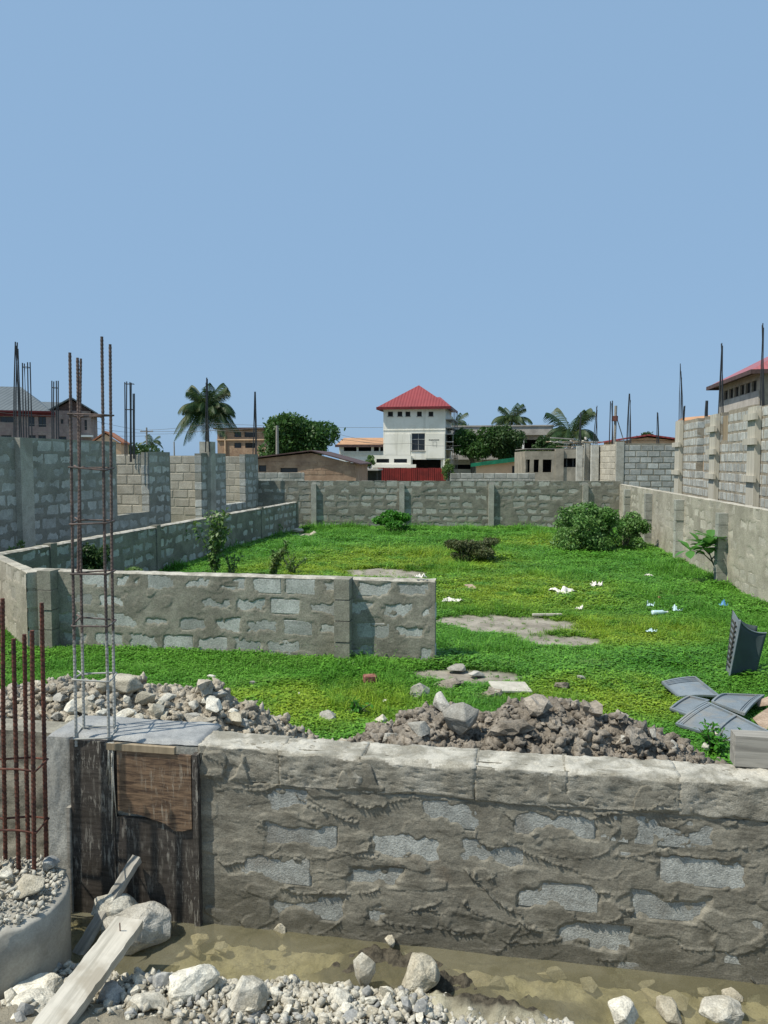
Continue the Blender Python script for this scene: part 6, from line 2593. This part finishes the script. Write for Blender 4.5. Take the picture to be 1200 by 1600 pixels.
def lawn():
    r = np.random.default_rng(99)
    tot = []
    # density falls with distance
    for (v0, v1, dens, sc) in ((V1 + .03, 7.6, 1600, .56), (7.6, 11.5, 1100, .66), (11.5, 17, 560, .90), (17, 25.2, 300, 1.2)):
        n = int((v1 - v0) * 14.5 * dens)
        u, v = r.uniform(-10.0, 4.5, n), r.uniform(v0, v1, n)
        W = np.stack([u * CU - v * SU, u * SU + v * CU], 1)
        # inside the plot walls only
        k = in_seg_left(W, lA, lB) < -.05
        k &= in_seg_left(W, ra, rb) < -.03
        k &= in_seg_left(W, bA, bB) < -.02
        k &= np.abs(W[:, 0]) < W[:, 1] * .56 + .4
        # not inside the middle wall
        f = in_seg_left(W, mA, mB) / (mB - mA).length
        k &= ~((f > -.02) & (f < .17) & (W[:, 0] < .56) & (W[:, 0] > -4.3))
        b = bare(u, v)
        k &= r.random(n) > np.clip(b * 1.35 - .12, 0, .965)
        h = heap_z(u, v)
        k &= r.random(n) > sstep(h, .015, .06)
        z = lawn_z(u, v)
        cl = fbm(u * 1.7, v * 1.7, 3)
        s = sc * (.6 + .9 * cl) * r.uniform(.7, 1.25, n) * (1 - .5 * b)
        tot.append(np.stack([W[:, 0], W[:, 1], z, s, r.uniform(0, 6.28, n)], 1)[k])
    T = np.concatenate(tot)
    me = bpy.data.meshes.new('lawn_grass')
    me.vertices.add(len(T))
    me.vertices.foreach_set('co', T[:, :3].astype(np.float32).reshape(-1))
    a = me.attributes.new('scl', 'FLOAT', 'POINT')
    a.data.foreach_set('value', T[:, 3].astype(np.float32))
    a = me.attributes.new('rot', 'FLOAT_VECTOR', 'POINT')
    rv = np.stack([r.normal(0, .12, len(T)), r.normal(0, .12, len(T)), T[:, 4]], 1)
    a.data.foreach_set('vector', rv.astype(np.float32).reshape(-1))
    a = me.attributes.new('kind', 'INT', 'POINT')
    kd = r.integers(0, 4, len(T))
    pu, pv = T[:, 0], T[:, 1]
    tall = fbm(pu * .9 + 31, pv * .9, 3) > .60
    kd = np.where(tall & (r.random(len(T)) < .16), 4, kd)
    wide = fbm(pu * 1.6 + 77, pv * 1.6, 3) > .56
    kd = np.where(wide & (r.random(len(T)) < .14), 5, kd)
    a.data.foreach_set('value', kd.astype(np.int32))
    o = link('lawn_grass', me, 'grass')
    tag(o, 'bright green low weedy grass covering the walled plot', 'grass', None, 'stuff')
    ng = bpy.data.node_groups.new('grass_tufts', 'GeometryNodeTree')
    ng.interface.new_socket('Geometry', in_out='INPUT', socket_type='NodeSocketGeometry')
    ng.interface.new_socket('Geometry', in_out='OUTPUT', socket_type='NodeSocketGeometry')
    N, Lk = ng.nodes, ng.links
    gi, go = N.new('NodeGroupInput'), N.new('NodeGroupOutput')
    join = N.new('GeometryNodeJoinGeometry')

    def attr(nm, ty):
        x = N.new('GeometryNodeInputNamedAttribute')
        x.data_type = ty
        x.inputs[0].default_value = nm
        return x.outputs[0]
    kinds = [tuft(1, 15, .062, .011, .055), tuft(2, 13, .075, .012, .06), tuft(3, 17, .05, .012, .065), tuft(4, 11, .095, .010, .05), tuft(5, 12, .20, .006, .035, .12), tuft(6, 10, .08, .016, .05)]
    for i, km in enumerate(kinds):
        ob = bpy.data.objects.new('grass_tuft', km)      # not linked to the scene: only instanced
        inf = N.new('GeometryNodeObjectInfo')
        inf.inputs['Object'].default_value = ob
        ip = N.new('GeometryNodeInstanceOnPoints')
        cmp_ = N.new('FunctionNodeCompare')
        cmp_.data_type = 'INT'
        cmp_.operation = 'EQUAL'
        Lk.new(attr('kind', 'INT'), cmp_.inputs[2])
        cmp_.inputs[3].default_value = i
        Lk.new(gi.outputs[0], ip.inputs['Points'])
        Lk.new(cmp_.outputs[0], ip.inputs['Selection'])
        Lk.new(inf.outputs['Geometry'], ip.inputs['Instance'])
        Lk.new(attr('rot', 'FLOAT_VECTOR'), ip.inputs['Rotation'])
        Lk.new(attr('scl', 'FLOAT'), ip.inputs['Scale'])
        Lk.new(ip.outputs[0], join.inputs[0])
    Lk.new(join.outputs[0], go.inputs[0])
    md = o.modifiers.new('tufts', 'NODES')
    md.node_group = ng
    print('grass tufts', len(T))


lawn()


# ------------------------------------------------------------------ things lying on the lawn
def quad_panel(name, label, cs, mat, cat, bow=.03, th=.008, ribs=(), lip=.012, nseg=14, group=None):
    """thin moulded sheet given by its four corners; bowed, with raised edge ribs"""
    cs = [Vector(c) for c in cs]
    o0 = sum(cs, Vector()) / 4
    t = thing(name, label, cat, (o0.x, o0.y, min(c.z for c in cs)), 0, group)
    base = t.location
    nrm = (cs[1] - cs[0]).cross(cs[3] - cs[0]).normalized()
    if nrm.z < 0:
        nrm = -nrm

    def pt(a, b, off=0.0):
        p = cs[0].lerp(cs[1], a).lerp(cs[3].lerp(cs[2], a), b)
        return p + nrm * (bow * 4 * (a * (1 - a)) + off) - base
    vs, fs = [], []
    for side in (0, -th):
        for j in range(nseg + 1):
            for i in range(nseg + 1):
                vs.append(pt(i / nseg, j / nseg, side))
    m = nseg + 1
    for j in range(nseg):
        for i in range(nseg):
            q = j * m + i
            fs.append((q, q + 1, q + m + 1, q + m))
            q += m * m
            fs.append((q + m, q + m + 1, q + 1, q))
    for i in range(nseg):
        for (a, b) in ((i, i + 1), (nseg * m + i + 1, nseg * m + i), ((i + 1) * m, i * m), (i * m + nseg, (i + 1) * m + nseg)):
            fs.append((b, a, a + m * m, b + m * m))
    mesh_obj('sheet', vs, fs, mat, t, True)
    for (ax, pos, w, h) in ribs:
        mb = MB()
        pts = [pt(k / 10, pos, h * .5) if ax == 0 else pt(pos, k / 10, h * .5) for k in range(11)]
        for k in range(10):
            mb.beam(pts[k], pts[k + 1], w, h, nrm)
        mb.build('rib', mat, t)
    return t


LIP = ((0, .012, .016, .016), (0, .988, .016, .016), (1, .012, .016, .016), (1, .988, .016, .016))
RB = LIP + ((1, .07, .018, .010), (1, .12, .010, .008))
RB2 = LIP + ((0, .07, .012, .010), (0, .13, .010, .008), (0, .19, .010, .008))
PG = 'grey roof panels'
quad_panel('roof_panel', 'grey moulded panel lying farthest left among the flat panels', [at(1034, 1067, .10), at(1086, 1059, .09), at(1124, 1089, .08), at(1060, 1090, .03)], 'sheet_grey', 'roof panel', .012, .012, RB2, group=PG)
quad_panel('roof_panel', 'grey moulded panel half under the front panel, its left edge in grass', [at(1047, 1109, .04), at(1077, 1089, .08), at(1108, 1096, .08), at(1072, 1118, .03)], 'sheet_grey', 'roof panel', .012, .012, RB, group=PG)
quad_panel('roof_panel', 'grey moulded panel at the back right with ribs on its right edge', [at(1194, 1088, .085), at(1163, 1117, .09), at(1112, 1098, .09), at(1134, 1086, .09)], 'sheet_grey', 'roof panel', .02, .012, RB2, group=PG)
quad_panel('roof_panel', 'largest grey moulded panel in front, ribbed along its left edge', [at(1056, 1133, .03), at(1106, 1099, .10), at(1150, 1119, .10), at(1114, 1151, .03)], 'sheet_grey', 'roof panel', .015, .012, LIP + ((0, .07, .018, .010), (0, .12, .010, .008)), group=PG)
quad_panel('roof_panel', 'grey moulded panel at the front right reaching the timber offcut', [at(1114, 1151, .035), at(1150, 1119, .10), at(1203, 1146, .09), at(1148, 1162, .02)], 'sheet_grey', 'roof panel', .02, .012, LIP + ((0, .90, .014, .010),), group=PG)
quad_panel('cardboard_sheet', 'brown cardboard sheet under the grey panels at the right edge', [at(1176, 1122, .06), at(1215, 1098, .10), at(1225, 1138, .05), at(1192, 1140, .03)], 'card', 'cardboard', .01, .006)
quad_panel('cardboard_sheet', 'second brown board behind the panels at the right edge', [at(1180, 1096, .08), at(1225, 1080, .14), at(1225, 1100, .1), at(1185, 1104, .06)], 'card', 'cardboard', .005, .006)


def leaning_panels():
    Y = 7.55
    b = atY(1157, 1063, Y)
    t = thing('panel_stack', 'two grey moulded panels standing together upright in the grass', 'roof panel', (b.x, b.y, 0), 0)
    o = Vector((b.x, b.y, 0))

    def sheet(c, bow, mat, nm):
        n = 12
        vs, fs = [], []
        for s in (0, .012):
            for j in range(n + 1):
                for i in range(n + 1):
                    a, q = i / n, j / n
                    p = c[0].lerp(c[1], a).lerp(c[3].lerp(c[2], a), q)
                    p = p + Vector((0, 1, 0)) * (bow * 4 * a * (1 - a) + s) + Vector((0, 0, -.05 * 4 * a * (1 - a) * (1 - q) if bow else 0))
                    vs.append(p - o)
        m = n + 1
        for j in range(n):
            for i in range(n):
                q = j * m + i
                fs.append((q + m, q + m + 1, q + 1, q))
                q += m * m
                fs.append((q, q + 1, q + m + 1, q + m))
        for i in range(n):
            for (a, d) in ((i, i + 1), (n * m + i + 1, n * m + i), ((i + 1) * m, i * m), (i * m + n, (i + 1) * m + n)):
                fs.append((a, d, d + m * m, a + m * m))
        return mesh_obj(nm, vs, fs, mat, t, True)
    front = [atY(1156, 969, Y), atY(1198, 989, Y + .12), atY(1178, 1067, Y + .10), atY(1137, 1066, Y)]
    back = [atY(1145, 953, Y + .20), atY(1184, 978, Y + .28), atY(1172, 1060, Y + .25), atY(1133, 1058, Y + .17)]
    sheet(front, .05, 'sheet_shaded', 'panel')
    sheet(back, .05, 'sheet_shaded', 'panel')
    # pale ribbed edge of the rear panel seen at the left
    e0, e1 = atY(1145, 955, Y + .19), atY(1134, 1056, Y + .16)
    f0, f1 = atY(1155, 972, Y + .03), atY(1139, 1062, Y + .03)
    mesh_obj('edge_strip', [p - o for p in (e0, f0, f1, e1)] + [p - o + Vector((.012, .01, 0)) for p in (e0, f0, f1, e1)], [(3, 2, 1, 0), (4, 5, 6, 7), (0, 1, 5, 4), (1, 2, 6, 5), (2, 3, 7, 6), (3, 0, 4, 7)], 'sheet_grey', t)
    for k in range(9):
        s = .12 + k * .085
        a, c = e0.lerp(e1, s), f0.lerp(f1, s)
        MB().beam(a - o + Vector((-.006, -.006, 0)), a.lerp(c, .75) - o + Vector((-.006, -.006, 0)), .012, .012).build('rib', 'frame_dark', t)
    MB().beam(f0.lerp(e0, .5) - o + Vector((-.008, -.012, -.05)), f0.lerp(f1, .75).lerp(e0.lerp(e1, .75), .5) - o + Vector((-.008, -.012, 0)), .01, .01).build('rib', 'frame_dark', t)
    MB().tube([front[0].lerp(front[3], k / 8) - o + Vector((.004, -.006, 0)) for k in range(9)], .009, 6).build('bead', 'sheet_grey', t)
    pts = []
    for k in range(13):
        a = k / 12
        p = front[0].lerp(front[1], a) + Vector((0, .05 * 4 * a * (1 - a), -.05 * 4 * a * (1 - a)))
        pts.append(p - o)
    MB().tube(pts, .008, 6).build('bead', 'sheet_grey', t)


leaning_panels()


def crumple(name, label, px, py, w, d, mat, cat, seed, h=.05, rot=0.0, z=.045):
    r = np.random.default_rng(seed)
    n = 16
    X, Y = np.meshgrid(np.linspace(-.5, .5, n), np.linspace(-.5, .5, n))
    k = 1 + .5 * (fbm(X * 3 + seed, Y * 3, 2) - .5)
    Z = h * np.abs(fbm(X * 4 + seed, Y * 4, 3) - .5) * 4 * (fbm(X * 9, Y * 9 + seed, 2))
    P = np.stack([X * w * k, Y * d * k, Z + .005], -1)
    ang = np.arctan2(Y, X)
    mask = (np.sqrt(X ** 2 + Y ** 2) < .36 + .14 * np.sin(ang * 3 + seed) + .06 * np.sin(ang * 7))[:-1, :-1]
    o = grid_mesh(name, P, mask, mat)
    p = at(px, py, z)
    o.location = (p.x, p.y, z)
    o.rotation_euler = (0, 0, rot)
    sol = o.modifiers.new('t', 'SOLIDIFY')
    sol.thickness = .003
    return tag(o, label, cat)


crumple('paper_scrap', 'crumpled white sheet lying in the grass right of centre', 880, 927, .55, .42, 'paper', 'litter', 1, .12, .2)
crumple('paper_scrap', 'small folded pale scrap behind the crumpled white sheet', 930, 916, .25, .22, 'paper', 'litter', 2, .12)
crumple('paper_scrap', 'flat white scrap on the grass right of the wall end', 704, 939, .36, .28, 'paper', 'litter', 3, .05)
crumple('paper_scrap', 'tiny white scrap on top of the free wall end', 657, 903, .14, .1, 'paper', 'litter', 4, .06, 0, .935)
crumple('paper_scrap', 'small pale scrap near the far right shrub', 1015, 900, .18, .14, 'paper', 'litter', 5, .06)
crumple('paper_scrap', 'tiny pale scrap left of the soil patch', 905, 952, .12, .12, 'paper', 'litter', 6, .06)
crumple('plastic_bag', 'small blue plastic bag in the grass near the right wall', 1130, 948, .14, .12, 'plastic_blue', 'litter', 7, .14)
crumple('plastic_bag', 'pale plastic bag right of the clear bottle', 1057, 955, .18, .14, 'plastic_clear', 'litter', 8, .1)
crumple('plastic_bag', 'pale plastic bag above the clear bottle', 1015, 947, .12, .12, 'plastic_clear', 'litter', 9, .12)
crumple('plastic_bag', 'pale flattened plastic scrap below the clear bottle', 1016, 987, .14, .1, 'plastic_clear', 'litter', 10, .05)


def bottle():
    p = at(1029, 957, .06)
    t = thing('plastic_bottle', 'clear crushed plastic bottle lying in the grass', 'bottle', p, R(12))
    prof = [(0, .002), (.0, .034), (.04, .036), (.10, .031), (.16, .035), (.19, .018), (.21, .013), (.225, .013), (.225, .002)]
    mb = MB()
    mb.tube([(x - .1, 0, .0) for x, r_ in prof], [r_ for x, r_ in prof], 12)
    mb.build('body', 'plastic_clear', t, True)
    MB().tube([(.125, 0, 0), (.145, 0, 0)], .016, 10).build('cap', 'white_paint', t)


bottle()


def slab(name, label, px, py, w, d, h, mat, cat, rot, z=.04, tilt=(0, 0)):
    p = at(px, py, z)
    bm = bmesh.new()
    bmesh.ops.create_cube(bm, size=1)
    for v in bm.verts:
        v.co = Vector((v.co.x * w, v.co.y * d, v.co.z * h + h / 2))
    bmesh.ops.bevel(bm, geom=list(bm.edges), offset=min(w, d, h) * .15, segments=1, affect='EDGES')
    me = bpy.data.meshes.new(name)
    bm.to_mesh(me)
    bm.free()
    me.materials.append(M[mat])
    o = link(name, me, None, None, p, (tilt[0], tilt[1], rot))
    return tag(o, label, cat)


slab('brick_piece', 'broken reddish brick end in the grass before the middle wall', 578, 1066, .13, .09, .075, 'brick_red', 'brick', .2)
slab('scrap_board', 'pale worn board piece in the grass behind the clay heap', 797, 1075, .36, .26, .02, 'timber_pale', 'board', .1, .05, (.06, .05))
slab('scrap_board', 'small pink-white board piece on the lawn right of the wall end', 736, 918, .14, .30, .02, 'card', 'board', .2, .05, (.1, 0))
slab('timber_stick', 'thin pale stick along the far edge of the soil patch', 855, 962, .42, .05, .03, 'timber_pale', 'stick', .05, .03)
slab('timber_stick', 'short pale stick in the grass at the right foot of the clay heap', 1060, 1162, .16, .04, .03, 'timber_pale', 'stick', -.5, .06)
for k, (px, py, s) in enumerate(((465, 833, .45), (488, 836, .35), (475, 840, .3))):
    stone(px, py, s, 'stone_tan', ('left pale rubble lump in the corner by the left wall end', 'right pale rubble lump before the back wall', 'front pale rubble lump in the corner by the left wall end')[k], .0, .45, 240 + k)
stone(1008, 842, .3, 'brick_red', 'reddish rubble lump at the foot of the right wall', 0, .6, 250)
stone(1030, 935, .07, 'brick_red', 'tiny reddish stone above the clear bottle', .05, .7, 251)


# ------------------------------------------------------------------ utility poles and cables
def utility_pole(label, px, ytop, Y, arm=True):
    p = atY(px, ytop, Y)
    t = thing('utility_pole', label, 'pole', (p.x, p.y, 0), 0)
    MB().tube([(0, 0, -.1), (0, 0, p.z)], [.14, .09], 8).build('post', 'timber_grey', t)
    if arm:
        MB().box(-.7, .7, -.05, .05, p.z - .5, p.z - .38).build('crossarm', 'timber_grey', t)
        for x in (-.6, 0, .6):
            MB().tube([(x, 0, p.z - .375), (x, 0, p.z - .22)], .04, 6).build('insulator', 'white_paint', t)
    return p


utility_pole('thin utility pole with crossarm among the wires at left', 229, 668, 85)
utility_pole('farther bare pole right of the crossarm pole', 272, 690, 120, False)
utility_pole('slim pale pole before the round tree', 433, 665, 52, False)


def cable(label, pts, Y, rad=.016):
    """pts: pixel points along a hanging cable"""
    W = [atY(px, py, y) for (px, py), y in zip(pts, Y)]
    P = []
    for i in range(len(W) - 1):
        for k in range(10):
            s = k / 10
            p = W[i].lerp(W[i + 1], s)
            p.z -= .35 * 4 * s * (1 - s) * .4
            P.append(p)
    P.append(W[-1])
    o = MB().tube(P, rad, 4).build('power_cable', 'cable', None)
    tag(o, label, 'cable')


cable('upper power cable running from the pole to the white house', [(229, 672), (330, 661), (598, 668)], (85, 78, 76))
cable('second power cable below the upper one, from the pole', [(229, 674), (420, 668), (600, 694)], (85, 78, 76), .018)
cable('third power cable crossing before the round tree', [(229, 678), (330, 672), (520, 676), (598, 690)], (85, 78, 76, 76), .014)
cable('power cable crossing the front of the white house', [(560, 690), (640, 692.5), (720, 696)], (74, 74, 74), .014)
cable('power cable leaving the pole to the left', [(229, 673), (120, 650), (-40, 640)], (85, 62, 55), .014)
cable('lower power cable at the left before the grey-roofed house', [(229, 677), (120, 664), (-40, 655)], (85, 62, 55), .014)
cable('lowest power cable at the left, below the windows', [(229, 681), (120, 676), (-40, 668)], (85, 62, 55), .014)
